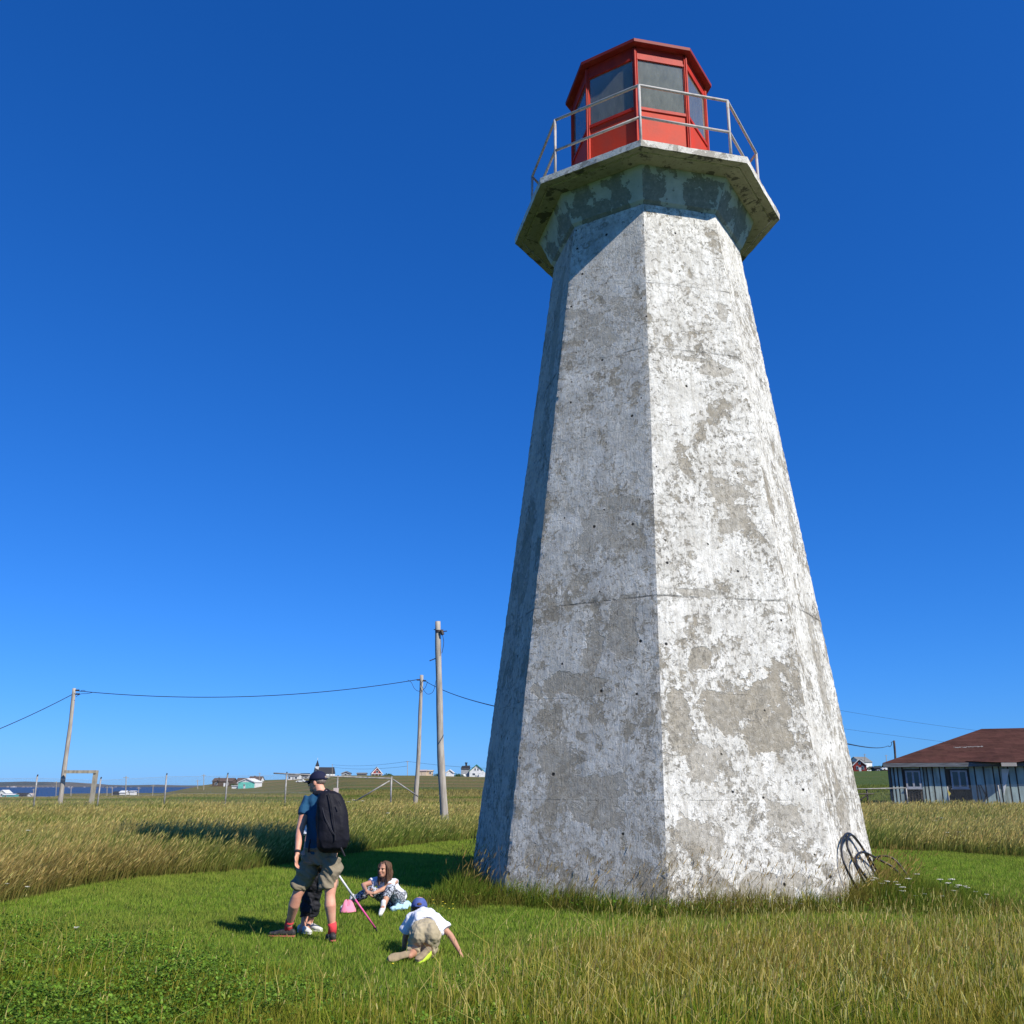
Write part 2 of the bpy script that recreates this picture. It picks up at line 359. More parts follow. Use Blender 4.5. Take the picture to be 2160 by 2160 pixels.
    t.put(bp.inputs['Height'], h); t.put(t.b.inputs['Normal'], bp.outputs[0])
    return m
FW = 10.0                                   # each face's u is offset by 10 m
patches = [(-.0 + 0, 2.66, .60, .34, .8, .95), (.48, 2.60, .42, .60, .8, 1), (-.9, 2.55, .17, .55, .8, .9), (-.48, 3.45, .16, .17, .6, .95), (-.78, .95, .36, .24, 1), (-.5, 4.45, .32, .06, 1.0), (.30, 6.0, .26, .5, 1.6, .8), (.55, 1.15, .25, .3, 1.2), (-.55, 1.9, .3, .25, 1.2), (.33, 8.45, .28, .12, .8), (-.1, 8.62, .4, .05, .8), (.6, 9.7, .1, .2, .8), (.25, .3, .5, .16, 1.1),
           (70 - .30, 3.10, .62, .16, .8, .85), (70 + .02, 3.6, .16, .45, .9, .8), (70 + .52, 3.9, .22, .52, .8), (70 - .82, .65, .12, .2, .8), (70 - .3, 4.75, .2, .15, .8), (70 + .2, 1.4, .45, .3, 1.3), (70 - .5, 2.0, .35, .25, 1.3),
           (70 - .1, 9.5, .5, .4, 1.7, .6), (70 + .1, 5.6, .5, .5, 1.8, .6),
           (60.2, 10, .2, 1.2, .8), (60, 5.5, .35, .8, 1), (60.3, 7.8, .2, .5, 1), (10.2, 3.5, .25, .8, 1), (10.4, 6, .2, .6, 1), (9.9, 1.1, .3, .5, 1.2)]
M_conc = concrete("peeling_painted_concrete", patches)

RB, RT, ZT0 = 3.3576, 1.868, 11.87
def shaftR(z): return lerp(RB, RT, z / ZT0)
def conc_strip(name, prof, mt, nz, nu, rough=.006, parent=light, chip=.02):
    """octagonal wall through a profile of (radius, height), finely divided with chipped arrises and its own UV in metres"""
    me = bpy.data.meshes.new(name); b = base(parent); V = []; F = []; UV = []
    for k in range(8):
        st = len(V)
        for j in range(nz + 1):
            q = j / nz * (len(prof) - 1); i = min(int(q), len(prof) - 2); f = q - i
            rr = lerp(prof[i][0], prof[i + 1][0], f); z = lerp(prof[i][1], prof[i + 1][1], f)
            a = tv(rr, z, k); c = tv(rr, z, k + 1); wd = (c - a).length; nn = Vector(((a + c) / 2 - Vector((TX + LEAN * z, TY, z)))); nn.z = 0; nn.normalize()
            for i2 in range(nu + 1):
                s = i2 / nu; p = a.lerp(c, s); e = min(s, 1 - s) * wd
                cor = tv(rr, z, k if s < .5 else k + 1)
                nd = mnoise.noise(p * 1.7) * rough + mnoise.noise(p * 6) * rough * .4
                ec = max(0, 1 - e / .06)
                ch = ec * (mnoise.noise(Vector((cor.x * 3, cor.y * 3, z * 7))) * .5 + mnoise.noise(Vector((cor.x * 3, cor.y * 3, z * 23))) * .5 + .25) * chip
                cd = (Vector((TX + LEAN * z, TY, z)) - cor).normalized()
                edge = 1 if 0 < i2 < nu else 0
                p = p + nn * nd * min(1, e / .1) + cd * max(0, ch)
                V.append(p - b); UV.append(((s - .5) * wd + (k % 8) * FW, z))
        for j in range(nz):
            for i2 in range(nu):
                a0 = st + j * (nu + 1) + i2; F.append((a0, a0 + 1, a0 + nu + 2, a0 + nu + 1))
    me.from_pydata(V, [], F); uvl = me.uv_layers.new(name="UVMap")
    li = np.empty(len(me.loops), np.int32); me.loops.foreach_get('vertex_index', li)
    uvl.data.foreach_set('uv', np.array(UV, np.float32)[li].ravel()); me.materials.append(mt)
    o = bpy.data.objects.new(name, me); COL.objects.link(o); o.parent = parent; WL[o.name] = b
    return o
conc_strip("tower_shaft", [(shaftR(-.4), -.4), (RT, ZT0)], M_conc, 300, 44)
# corbel under the gallery: grey-green old paint with bare panels
hp = []
m = bpy.data.materials.new("corbel_concrete"); t = NT(m); uv = t.n('ShaderNodeUVMap').outputs[0]
s = t.n('ShaderNodeSeparateXYZ'); t.put(s.inputs[0], uv); u, v = s.outputs[0], s.outputs[1]
fr = t.math('SUBTRACT', t.math('MODULO', t.math('ADD', u, 5.0), 10.0), 5.0)
nn_ = t.noise(uv, 2.4, 7, .65, .3); n2_ = t.noise(uv, 6, 6, .7, .4)
cell = t.math('ABSOLUTE', t.math('SUBTRACT', t.math('ABSOLUTE', t.math('ADD', fr, .08)), .40))
blk = t.math('ADD', t.math('MULTIPLY', cell, 1.35), t.math('MULTIPLY', t.math('ABSOLUTE', t.math('SUBTRACT', v, 12.12)), .9))
blk = t.math('ADD', blk, t.math('MULTIPLY', t.math('SUBTRACT', nn_, .5), 3.6)); blk = t.math('ADD', blk, t.math('MULTIPLY', t.math('SUBTRACT', n2_, .5), 1.3))
bare = t.math('MULTIPLY', t.rng(blk, .50, .47), t.rng(t.noise(uv, 12, 6, .75), .35, .5, .6, 1))
pc = t.mix(t.rng(t.noise(uv, 4, 6, .7), .35, .7), (.50, .52, .46), (.36, .39, .34))
bc = t.mix(t.rng(t.noise(uv, 9, 6, .7), .35, .65), (.25, .25, .21), (.17, .175, .15))
t.put(t.b.inputs['Base Color'], t.mix(bare, pc, bc)); t.b.inputs['Roughness'].default_value = .9
bp = t.n('ShaderNodeBump'); bp.inputs['Strength'].default_value = .6; bp.inputs['Distance'].default_value = 1
t.put(bp.inputs['Height'], t.math('ADD', t.math('MULTIPLY', bare, -.008), t.math('MULTIPLY', t.noise(uv, 20, 6, .7), .01))); t.put(t.b.inputs['Normal'], bp.outputs[0])
conc_strip("corbel", [(1.868, 11.872), (1.93, 11.93), (2.188, 12.486)], m, 30, 30, .003)
# gallery slab, with a drip groove in its underside
M_slab = bpy.data.materials.new("gallery_concrete"); t = NT(M_slab); pos = t.n('ShaderNodeTexCoord').outputs['Object']
f1 = t.rng(t.noise(pos, 2.4, 8, .68, .4), .555, .57); f2 = t.rng(t.noise(pos, 13, 8, .78, .6), .545, .575)
pc = t.mix(t.rng(t.noise(pos, 5, 6, .7), .35, .7), (.80, .77, .70), (.58, .54, .46))
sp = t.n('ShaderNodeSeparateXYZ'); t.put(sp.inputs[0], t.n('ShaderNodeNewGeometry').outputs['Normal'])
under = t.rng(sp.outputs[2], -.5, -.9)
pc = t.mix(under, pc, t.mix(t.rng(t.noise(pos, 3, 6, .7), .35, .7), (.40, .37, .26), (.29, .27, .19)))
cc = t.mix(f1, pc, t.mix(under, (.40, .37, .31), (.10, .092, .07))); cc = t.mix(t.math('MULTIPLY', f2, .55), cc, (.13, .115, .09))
rust = t.math('MULTIPLY', t.rng(t.noise(pos, 1.3, 3, .5), .64, .72), .7); cc = t.mix(rust, cc, (.10, .045, .022))
t.put(t.b.inputs['Base Color'], cc); t.b.inputs['Roughness'].default_value = .9
bp = t.n('ShaderNodeBump'); bp.inputs['Strength'].default_value = .8; bp.inputs['Distance'].default_value = 1
t.put(bp.inputs['Height'], t.math('MULTIPLY', t.noise(pos, 24, 7, .75), .012)); t.put(t.b.inputs['Normal'], bp.outputs[0])
prof = [(1.80, 12.487), (2.50, 12.494), (2.505, 12.515), (2.530, 12.515), (2.535, 12.492), (2.650, 12.490), (2.684, 12.497), (2.692, 12.622), (2.680, 12.630), (1.2, 12.640)]
mb = MB(); N = 14; ring = []
for (rr, z) in prof:
    idx = []
    for k in range(8):
        a = tv(rr, z, k); c = tv(rr, z, k + 1)
        for i in range(N):
            p = a.lerp(c, i / N); out = (p - Vector((TX, TY, z))).normalized()
            if rr > 2.6: p = p + out * (mnoise.noise(p * 4) * .010 + mnoise.noise(p * 11) * .006) + Vector((0, 0, mnoise.noise(p * 7 + Vector((9, 9, 9))) * .006))
            idx.append(len(mb.v)); mb.v.append(tuple(p))
    ring.append(idx)
for a, c in zip(ring[:-1], ring[1:]):
    for i in range(8 * N): mb.f.append((a[i], a[(i + 1) % (8 * N)], c[(i + 1) % (8 * N)], c[i]))
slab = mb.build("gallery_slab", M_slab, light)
# guard rail
M_rail = mat("rail_paint", (.42, .40, .37), .55, (.26, .20, .16), 9, spec=.4, fac=(.52, .75))
guard = MB(); guard.tube([tv(2.33, 14.10, k) for k in range(9)], .028, 10, side=(0, 0, 1), caps=False)
gr = guard.build("guard_rail", M_rail, light, True)
mb = MB()
for k in range(8): mb.tube([tv(2.33, 13.395, k), tv(2.33, 13.395, k + 1)], .026, 10)
mb.build("middle_rail", M_rail, gr, True)
for k in range(8):
    mb = MB(); mb.tube([tv(2.33, 12.62, k), tv(2.33, 14.105, k)], .027, 12); mb.tube([tv(2.33, 12.62, k), tv(2.33, 12.65, k)], .06, 12)
    mb.build("rail_post", M_rail, gr, True)
# lantern room
LP = R(-10.01)
def lv(rr, z, k): return tv(rr, z, k, -.046, -.005, LP)
M_red = mat("red_paint", (.54, .036, .013), .55, (.36, .022, .012), 3, .25, 30, spec=.2)
M_redp = mat("red_panel_paint", (.56, .046, .016), .6, (.44, .055, .028), 2.2, .25, 20, spec=.18, fac=(.5, .75))
M_dark = mat("lantern_inside", (.10, .105, .095), .8, (.16, .16, .14), 2)
M_glass = bpy.data.materials.new("dusty_glass"); t = NT(M_glass); pos = t.n('ShaderNodeTexCoord').outputs['Object']
t.nt.nodes.remove(t.b); gl = t.n('ShaderNodeBsdfGlossy'); gl.inputs['Roughness'].default_value = .04; gl.inputs[0].default_value = (.9, .95, 1, 1)
tr = t.n('ShaderNodeBsdfTransparent'); tr.inputs[0].default_value = (.66, .72, .66, 1); df = t.n('ShaderNodeBsdfDiffuse'); df.inputs[0].default_value = (.42, .42, .34, 1)
fz = t.n('ShaderNodeLayerWeight'); fz.inputs[0].default_value = .25
m1 = t.n('ShaderNodeMixShader'); t.put(m1.inputs[0], t.rng(t.noise(pos, 3.2, 6, .75, 0, (3, 3, 1)), .3, .8, .20, .42)); t.nt.links.new(tr.outputs[0], m1.inputs[1]); t.nt.links.new(df.outputs[0], m1.inputs[2])
m2 = t.n('ShaderNodeMixShader'); t.put(m2.inputs[0], t.math('MULTIPLY', fz.outputs[0], .35)); t.nt.links.new(m1.outputs[0], m2.inputs[1]); t.nt.links.new(gl.outputs[0], m2.inputs[2])
out = [n for n in t.nt.nodes if n.type == 'OUTPUT_MATERIAL'][0]; t.nt.links.new(m2.outputs[0], out.inputs[0])
mb = MB()
for k in range(8):   # corner posts: three slim angle bars each
    c0 = lv(1.414, 0, k); n0 = (lv(1.414, 0, k + 1) - c0).normalized(); n1 = (lv(1.414, 0, k - 1) - c0).normalized()
    mb.tube([lv(1.425, 12.645, k), lv(1.425, 15.79, k)], .020, 8)
    for d in (n0, n1):
        a = lv(1.404, 12.645, k) + d * .026; e = lv(1.404, 15.79, k) + d * .026
        mb.beam(a, e, .040, .05, up=lv(1, 0, k) - Vector((TX - .046, TY - .005, 0)))
lroom = mb.build("lantern_room", M_red, light)
M_in = M_dark
def facebox(k, u0, u1, z0, z1, dep, off):
    a = lv(1.414, 0, k); c = lv(1.414, 0, k + 1); mid = (a + c) / 2; e = (c - a).normalized(); nrm = e.cross(Vector((0, 0, 1))).normalized()
    vs = []
    for z in (z0, z1):
        cen = mid + Vector((LEAN * z, 0, z)); 
        for o_ in (off - dep, off):
            for uu in (u0, u1): vs.append(cen + e * uu + nrm * o_)
    mb = MB(); mb.add(vs, [(0, 2, 3, 1), (4, 5, 7, 6), (0, 1, 5, 4), (2, 6, 7, 3), (0, 4, 6, 2), (1, 3, 7, 5)]); return mb
HWL = .5411 - .045
for k in range(8):
    p = facebox(k, -HWL, HWL, 12.645, 14.34, .04, -.015).build("wall_panel", M_redp, lroom)
    facebox(k, -HWL, HWL, 15.60, 15.842, .05, -.005).build("header_panel", M_red, lroom)
    f = facebox(k, -HWL, HWL, 14.34, 14.405, .08, .010); g = facebox(k, -HWL, HWL, 15.545, 15.60, .08, .010); f.add(g.v, g.f)
    g = facebox(k, -HWL, -HWL + .012, 14.405, 15.545, .05, .0); f.add(g.v, g.f); g = facebox(k, HWL - .012, HWL, 14.405, 15.545, .05, 0); f.add(g.v, g.f)
    f.build("window_frame", M_red, lroom)
    facebox(k, -HWL + .012, HWL - .012, 14.405, 15.545, .006, -.02).build("window_pane", M_glass, lroom)
# roof
mb = MB(); pr = [(0.02, 15.845), (1.40, 15.845), (1.552, 15.845), (1.558, 15.85), (1.562, 15.915), (1.50, 15.93), (.25, 16.32), (.02, 16.34)]
for (rr, z) in pr:
    for k in range(8): mb.v.append(tuple(lv(rr, z, k)))
for j in range(len(pr) - 1):
    for k in range(8): mb.f.append((j * 8 + k, j * 8 + (k + 1) % 8, (j + 1) * 8 + (k + 1) % 8, (j + 1) * 8 + k))
M_roof = mat("roof_red_paint", (.25, .020, .014), .6, (.34, .05, .035), 3, fac=(.5, .8))
mb.build("lantern_roof", M_roof, light)
mb = MB(); pr = [(.02, 15.79), (1.36, 15.79), (1.36, 15.62), (.9, 15.70), (.02, 15.74)]
for (rr, z) in pr:
    for k in range(8): mb.v.append(tuple(lv(rr, z, k)))
for j in range(len(pr) - 1):
    for k in range(8): mb.f.append((j * 8 + k, j * 8 + (k + 1) % 8, (j + 1) * 8 + (k + 1) % 8, (j + 1) * 8 + k))
mb.build("lantern_ceiling", mat("ceiling_paint", (.20, .21, .17), .8, (.13, .14, .115), 2), lroom)
lc = Vector((TX - .046 + .15, TY - .005, 0)); mb = MB()
mb.tube([lc + Vector((0, 0, 12.65)), lc + Vector((0, 0, 14.2))], .05, 10); mb.tube([lc + Vector((0, 0, 14.15)), lc + Vector((0, 0, 14.22))], .32, 16)
mb.tube([lc + Vector((-1.0, -.5, 13.7)), lc + Vector((.1, 0, 15.5))], .022, 8)
lamp = mb.build("lamp_stand", mat("grey_metal", (.25, .26, .26), .5), light)
mb = MB(); mb.tube([lc + Vector((0, 0, z)) for z in (14.22, 14.35, 14.6, 14.85, 15.1, 15.3)], [.16, .24, .27, .26, .2, .08], 18, rnd=False)
mb.build("lens", mat("lens_glass", (.45, .47, .45), .15, spec=.8), lamp, True)

# coil of black cable leaning on the foot of the tower, right-hand side
def spline(pts, n=10):
    pts = [Vector(p) for p in pts]; out = []
    for i in range(len(pts) - 1):
        p0 = pts[max(i - 1, 0)]; p1 = pts[i]; p2 = pts[i + 1]; p3 = pts[min(i + 2, len(pts) - 1)]
        for k in range(n):
            t_ = k / n; out.append(.5 * ((2 * p1) + (p2 - p0) * t_ + (2 * p0 - 5 * p1 + 4 * p2 - p3) * t_ ** 2 + (3 * p1 - p0 - 3 * p2 + p3) * t_ ** 3))
    out.append(pts[-1]); return out
M_cable = mat("black_cable", (.012, .012, .014), .45, spec=.5)
def onface(px, py, off=.05):            # a point just in front of the right-hand face C-D
    a = tv(RB, 0, 1); b2 = tv(RB, 0, 2); c = tv(RT, ZT0, 1); n_ = (b2 - a).cross(c - a).normalized()
    r = ray(px, py); o_ = Vector((0, 0, CAMH)); tt = (a - o_).dot(n_) / r.dot(n_); p = o_ + r * tt
    return p + n_ * off
coil = MB()
L1 = [onface(1808, 1918, .18), onface(1783, 1875, .16), onface(1765, 1825, .11), onface(1764, 1790, .07), onface(1773, 1765, .05), onface(1785, 1759, .05), onface(1800, 1775, .06), onface(1817, 1805, .09), onface(1836, 1843, .12), onface(1842, 1868, .16), onface(1844, 1890, .22)]
L2 = [onface(1812, 1905, .26), onface(1792, 1860, .2), onface(1780, 1815, .13), onface(1774, 1785, .09), onface(1779, 1766, .07), onface(1790, 1764, .07), onface(1808, 1790, .08), onface(1822, 1830, .12), onface(1833, 1866, .16), onface(1838, 1890, .2)]
L3 = [onface(1820, 1897, .3), onface(1802, 1862, .22), onface(1790, 1832, .15), onface(1789, 1812, .11), onface(1798, 1801, .1), onface(1812, 1800, .1), onface(1832, 1815, .16)]
e3 = L3[-1]; L3 += [e3 + Vector((.22, .02, -.12)), e3 + Vector((.42, .05, -.36)), e3 + Vector((.50, .06, -.62))]
e = G(1846, 1880); L4 = [e + Vector((-.1, .1, .05)), e + Vector((-.02, .05, .38)), e + Vector((.12, 0, .52)), e + Vector((.32, -.04, .50)), e + Vector((.47, -.1, .3)), e + Vector((.55, -.15, .08)), e + Vector((.6, -.2, -.02))]
for L in (L1, L2, L3, L4): coil.tube(spline(L), .0175, 8)
co = coil.build("cable_coil", M_cable, None, True); tag(co, "loops of thick black cable leaning against the foot of the lighthouse", "cable coil")
# ---------------------------------------------------------------- utility poles, wires
M_pole = mat("weathered_pole_wood", (.43, .39, .33), .85, (.27, .24, .20), 2.2, .6, 25, stretch=(5, 5, .7))
M_timber = mat("grey_timber", (.40, .36, .27), .85, (.25, .22, .165), 2, .5, 25, stretch=(4, 4, 1))
M_dkpole = mat("dark_pole_wood", (.06, .045, .04), .85, (.10, .07, .05), 3)
M_wire = mat("wire_black", (.02, .022, .028), .6)
M_iron = mat("dark_iron", (.03, .03, .035), .5, (.08, .05, .035), 8)
def pole(name, label, px0, py0, px1, py1, y, r0, r1, bend=0, m=M_pole, group=None, z0=None):
    top = W(px1, py1, y); b = W(px0, py0, y); s = (b.z - zt(b.x, y)) / (top.z - b.z); foot = b - (top - b) * (s + .02)
    th = thing(name, label, "pole", (foot.x, foot.y, zt(foot.x, foot.y)), group); mb = MB(); pts = []; rr = []
    for i in range(21):
        f = i / 20; p = foot.lerp(top, f); p.x += bend * math.sin(f * math.pi) + .012 * math.sin(f * 11 + px0); pts.append(p); rr.append(lerp(r0, r1, f) * (1 + .04 * math.sin(f * 23 + px0)))
    mb.tube(pts, rr, 14); mb.build("shaft", m, th, True)
    return th, foot, top
def fit_hw(th, pts, r, name="bracket", m=M_iron):
    mb = MB(); mb.tube(pts, r, 6); return mb.build(name, m, th)
YA, YB, YC = 38., 60., 58.
pA, fA, tA = pole("utility_pole", "tallest bare grey wooden pole, nearest the lighthouse, black strap near its top", 937, 1713, 924, 1311, YA, .165, .115, -.06)
a = W(925, 1332, YA); mb = MB(); mb.tube([a - Vector((0, 0, .05)), a + Vector((0, 0, .05))], .14, 14); mb.build("strap", M_iron, pA)
fit_hw(pA, [W(915, 1328, YA), W(935, 1329, YA)], .018); fit_hw(pA, [W(929, 1333, YA - .15), W(943, 1331, YA - .15)], .02)
mb = MB(); mb.tube([W(931, 1330, YA - .15), W(934, 1339, YA - .15)], .07, 8); mb.build("insulator", M_iron, pA)
fit_hw(pA, spline([W(933, 1337, YA - .16), W(936, 1356, YA - .17), W(932, 1378, YA - .17)], 6), .012, "loose_cable"); fit_hw(pA, [W(906, 1394, YA), W(921, 1388, YA)], .02)
pB, fB, tB = pole("utility_pole", "wooden pole at the right end of the wire fence, left of the tallest pole", 877, 1680, 889, 1424, YB, .150, .110, .05)
pC, fC, tC = pole("utility_pole", "leaning wooden pole at far left, beside the timber frame", 126, 1690, 157, 1452, YC, .150, .105, .04)
for th, p in ((pB, W(895, 1436, YB)), (pC, W(163, 1456, YC)), (pB, W(883, 1434, YB)), (pC, W(164, 1464, YC))):
    mb = MB(); mb.tube([p - Vector((.12, 0, .0)), p + Vector((.12, 0, 0))], .05, 8); mb.build("insulator", M_iron, th)
def wire(label, p, q, sag, r=.016, n=40):
    mb = MB(); p = Vector(p); q = Vector(q); pts = [p.lerp(q, i / n) - Vector((0, 0, 4 * sag * (i / n) * (1 - i / n))) for i in range(n + 1)]
    mb.tube(pts, r, 6); return tag(mb.build("power_line", M_wire), label, "power line")
wire("black power line sagging between the leaning pole and the pole by the fence end", W(160, 1457, YC), W(884, 1433, YB), .72, .022)
wire("power line running off the left edge of the picture from the leaning pole", W(154, 1464, YC), W(-330, 1640, 52), .55, .022)
wire("power line dropping from the fence-end pole behind the lighthouse", W(893, 1434, YB), W(1230, 1523, 19.2), .30, .018)
for th, L in ((pB, [(886, 1434), (892, 1452), (902, 1464), (914, 1458), (920, 1434)]), (pB, [(860, 1434), (868, 1440), (874, 1452), (884, 1458), (896, 1452), (902, 1438)]), (pC, [(160, 1470), (170, 1464), (184, 1463), (194, 1461)]), (pC, [(160, 1456), (168, 1458), (174, 1456), (180, 1457)])):
    fit_hw(th, spline([W(a_, b_, (YB if th is pB else YC) - .2) for a_, b_ in L], 6), .014, "jumper_cable", M_wire)
pD, fD, tD = pole("utility_pole", "short dark brown pole rising behind the left slope of the brown roof", 1891, 1640, 1886, 1562, 96, .12, .10, 0, M_dkpole)
fit_hw(pD, spline([W(1873, 1573, 96), W(1877, 1575, 96), W(1881, 1570, 96), W(1880, 1566, 96), W(1886, 1564, 96)], 5), .03, "jumper_cable", M_wire)
wire("power line ending at the dark pole beside the brown roof", W(1874, 1573, 96), W(1690, 1545, 18.3), .25, .022)
pE, fE, tE = pole("utility_pole", "pole hidden behind the lighthouse carrying the thin far wires", 1600, 1660, 1600, 1462, 100, .14, .11, 0)
wire("upper of the two thin wires crossing the sky above the brown roof", W(1600, 1466, 100), W(2500, 1568, 130), 1.3, .012)
wire("lower of the two thin wires crossing the sky above the brown roof", W(1600, 1512, 100), W(2500, 1618, 130), .4, .012)
# timber frame beside the leaning pole
tf = thing("timber_frame", "grey squared timber post and cross beam fixed to the leaning pole", "frame", (W(193, 1690, 57.6).x, 57.6, zt(-24, 57)))
mb = MB(); pt = W(203, 1625, 57.6); pb = W(193, 1690, 57.6); pb = pt + (pb - pt) * 1.12; mb.beam(pb, pt, .22, .22); mb.build("post", M_timber, tf)
mb = MB(); mb.beam(W(137, 1628, 57.55), W(204, 1628, 57.55), .23, .18); mb.build("cross_beam", M_timber, tf)

# ---------------------------------------------------------------- chain-link fences
M_galv = mat("galvanised_steel", (.34, .33, .31), .55, (.20, .19, .17), 5, metal=.2, spec=.5)
M_mesh = mat("chain_wire", (.17, .18, .18), .6, metal=.2)
def chainmesh(P, zt_, zb, step, r, name, parent):
    """diamond wire mesh following the post line P; tops and bottoms given per post"""
    mb = MB()
    for i in range(len(P) - 1):
        a, c = P[i], P[i + 1]; L = (c - a).length; n = int(L / step)
        for s in (1, -1):
            for k in range(-int(2.0 / step), n + int(2.0 / step)):
                pts = []
                H = lerp(zt_[i] - zb[i], zt_[i + 1] - zb[i + 1], .5)
                u0 = k * step; u1 = u0 + H
                lo, hi = max(0, u0), min(L, u1)
                if hi - lo < .05: continue
                def pt(u):
                    w = (u - u0) / H; w = w if s > 0 else 1 - w
                    f = u / L; q = a.lerp(c, f); q.z = lerp(lerp(zb[i], zb[i + 1], f), lerp(zt_[i], zt_[i + 1], f), w); return q
                p, q = pt(lo), pt(hi); d = Vector((0, 0, 1)).cross(q - p).normalized(); e2 = (q - p).cross(d).normalized()
                mb.add([p + e2 * r, p - e2 * r, q - e2 * r, q + e2 * r], [(0, 1, 2, 3)])
    return mb.build(name, M_mesh, parent)
posts = [(-60, 1640), (80, 1638), (212, 1643), (353, 1635), (480, 1634), (605, 1632), (714, 1639)]
fy = lambda px: lerp(50, 57, (px - 80) / 746)
P = []; top = []; bot = []
for px, py in posts:
    p = W(px, py, fy(px)); P.append(Vector((p.x, p.y, 0))); top.append(p.z); bot.append(zt(p.x, p.y))
fence = thing("chain_link_fence", "tall chain-link fence on metal posts crossing the field at left", "fence", (P[0].x, P[0].y, bot[0]))
for i, p in enumerate(P):
    mb = MB(); j = Vector((random.uniform(-.05, .05), 0, 0)); mb.tube([(p.x, p.y, bot[i]), (p.x + j.x, p.y, top[i])], .042, 10); po = mb.build("fence_post", M_galv, fence, True)
    mb = MB(); mb.tube([(p.x + j.x, p.y, top[i] - .02), (p.x + j.x + .02, p.y, top[i] + .10)], .035, 8); mb.build("post_cap", M_iron, po)
chainmesh(P, [z - .08 for z in top], [z + .05 for z in bot], .065, .0013, "chain_link_mesh", fence)
mb = MB()
for dz in (-.08, -1.0):
    mb.tube([(p.x, p.y, z + dz) for p, z in zip(P, top)], .004, 5)
mb.build("tension_wire", M_galv, fence)
mb = MB(); mb.tube([W(577, 1631, fy(577)), W(640, 1634, fy(640)), W(714, 1638, fy(714)), W(826, 1642, 57)], .04, 8); mb.build("top_rail", M_galv, fence, True)
ge = W(826, 1638, 57); gz = zt(ge.x, 57); mb = MB(); mb.tube([(ge.x, 57, gz), ge], .05, 10); mb.build("end_post", M_galv, fence, True)
mb = MB(); b_ = W(762, 1683, 57.0); b_ = W(750, 1690, 57.); mb.tube([W(822, 1647, 57), b_], .04, 8); mb.build("brace", M_galv, fence, True)
mb = MB(); mb.tube([W(829, 1644, 57), W(882, 1680, 58.)], .04, 8); mb.build("brace", M_galv, fence, True)
for a_ in ((733, 1637, 1640.5), (772, 1639, 1644)):
    mb = MB(); mb.tube([W(a_[0], a_[1], 57), W(a_[0], a_[2], 57)], .03, 6); mb.build("rail_bracket", M_galv, fence)
sgn = W(709, 1662, 55.5); mb = MB(); mb.box(sgn.x - .14, sgn.x + .14, 55.46, 55.56, zt(sgn.x, 55), sgn.z)
tag(mb.build("marker_post", mat("pale_pink_board", (.62, .50, .46), .8, (.5, .42, .38), 6)), "squat pale pinkish marker board beside a fence post right of the man", "post")
# right-hand fence in front of the derelict building
posts2 = [(1828, 1664), (1911, 1662), (1998, 1659), (2105, 1656), (2215, 1655)]
P2 = [W(px, py, 57.5) for px, py in posts2]
f2 = thing("chain_link_fence", "low sagging chain-link fence with a pipe rail in front of the derelict building", "fence", (P2[0].x, 57.5, .1))
for p in P2:
    mb = MB(); mb.tube([(p.x, p.y, zt(p.x, p.y)), p], .045, 10); mb.build("fence_post", M_iron if p is P2[0] else M_galv, f2, True)
chainmesh([Vector((p.x, p.y, 0)) for p in P2], [p.z + .05 for p in P2], [zt(p.x, p.y) for p in P2], .065, .0013, "chain_link_mesh", f2)
mb = MB(); mb.tube([W(1700, 1665, 57.4), W(1828, 1664, 57.4), W(1911, 1662, 57.4)], .032, 8); mb.build("top_rail", M_galv, f2, True)
mb = MB(); mb.tube([W(1790, 1675, 57.4), W(1843, 1674.5, 57.4)], .035, 8); mb.tube([W(1830, 1676, 57.4), W(1806, 1694, 57.4)], .04, 8); mb.build("rusty_bracket", M_iron, f2)
q = W(2002, 1672, 57.3); mb = MB(); mb.add([(q.x - .1, 57.3, q.z + .2), (q.x + .1, 57.28, q.z - .05), (q.x - .02, 57.3, q.z - .2)], [(0, 1, 2)]); mb.build("yellow_tag", mat("faded_yellow", (.45, .36, .08), .8), f2)

# ---------------------------------------------------------------- houses
def cm(name, c, rough=.8): return mat(name, c, rough, tuple(x * .78 for x in c), 1.2)
HM = dict(white=cm("white_siding", (.74, .74, .72)), mint=cm("mint_siding", (.16, .62, .50)), teal=cm("teal_siding", (.07, .40, .42)), brown=cm("brown_boards", (.10, .065, .045)), grey=cm("grey_siding", (.36, .37, .38)),
          red=cm("red_siding", (.30, .04, .035)), cream=cm("cream_siding", (.55, .45, .33)), black=cm("black_boards", (.035, .035, .04)), green=cm("green_trim", (.03, .22, .13)), rblack=cm("black_shingles", (.028, .03, .036)),
          rbrown=cm("brown_shingles", (.11, .075, .06)), rgrey=cm("grey_shingles", (.20, .20, .19)), rpink=cm("pinkish_shingles", (.44, .36, .34)), blue=cm("blue_paint", (.02, .07, .22)), concrete=cm("pale_concrete", (.45, .42, .36)))
M_win = mat("window_glass", (.03, .04, .055), .12, spec=.8)
def local(cx, y, z, rot):
    return Matrix.Translation((cx, y, z)) @ Matrix.Rotation(rot, 4, 'Z')
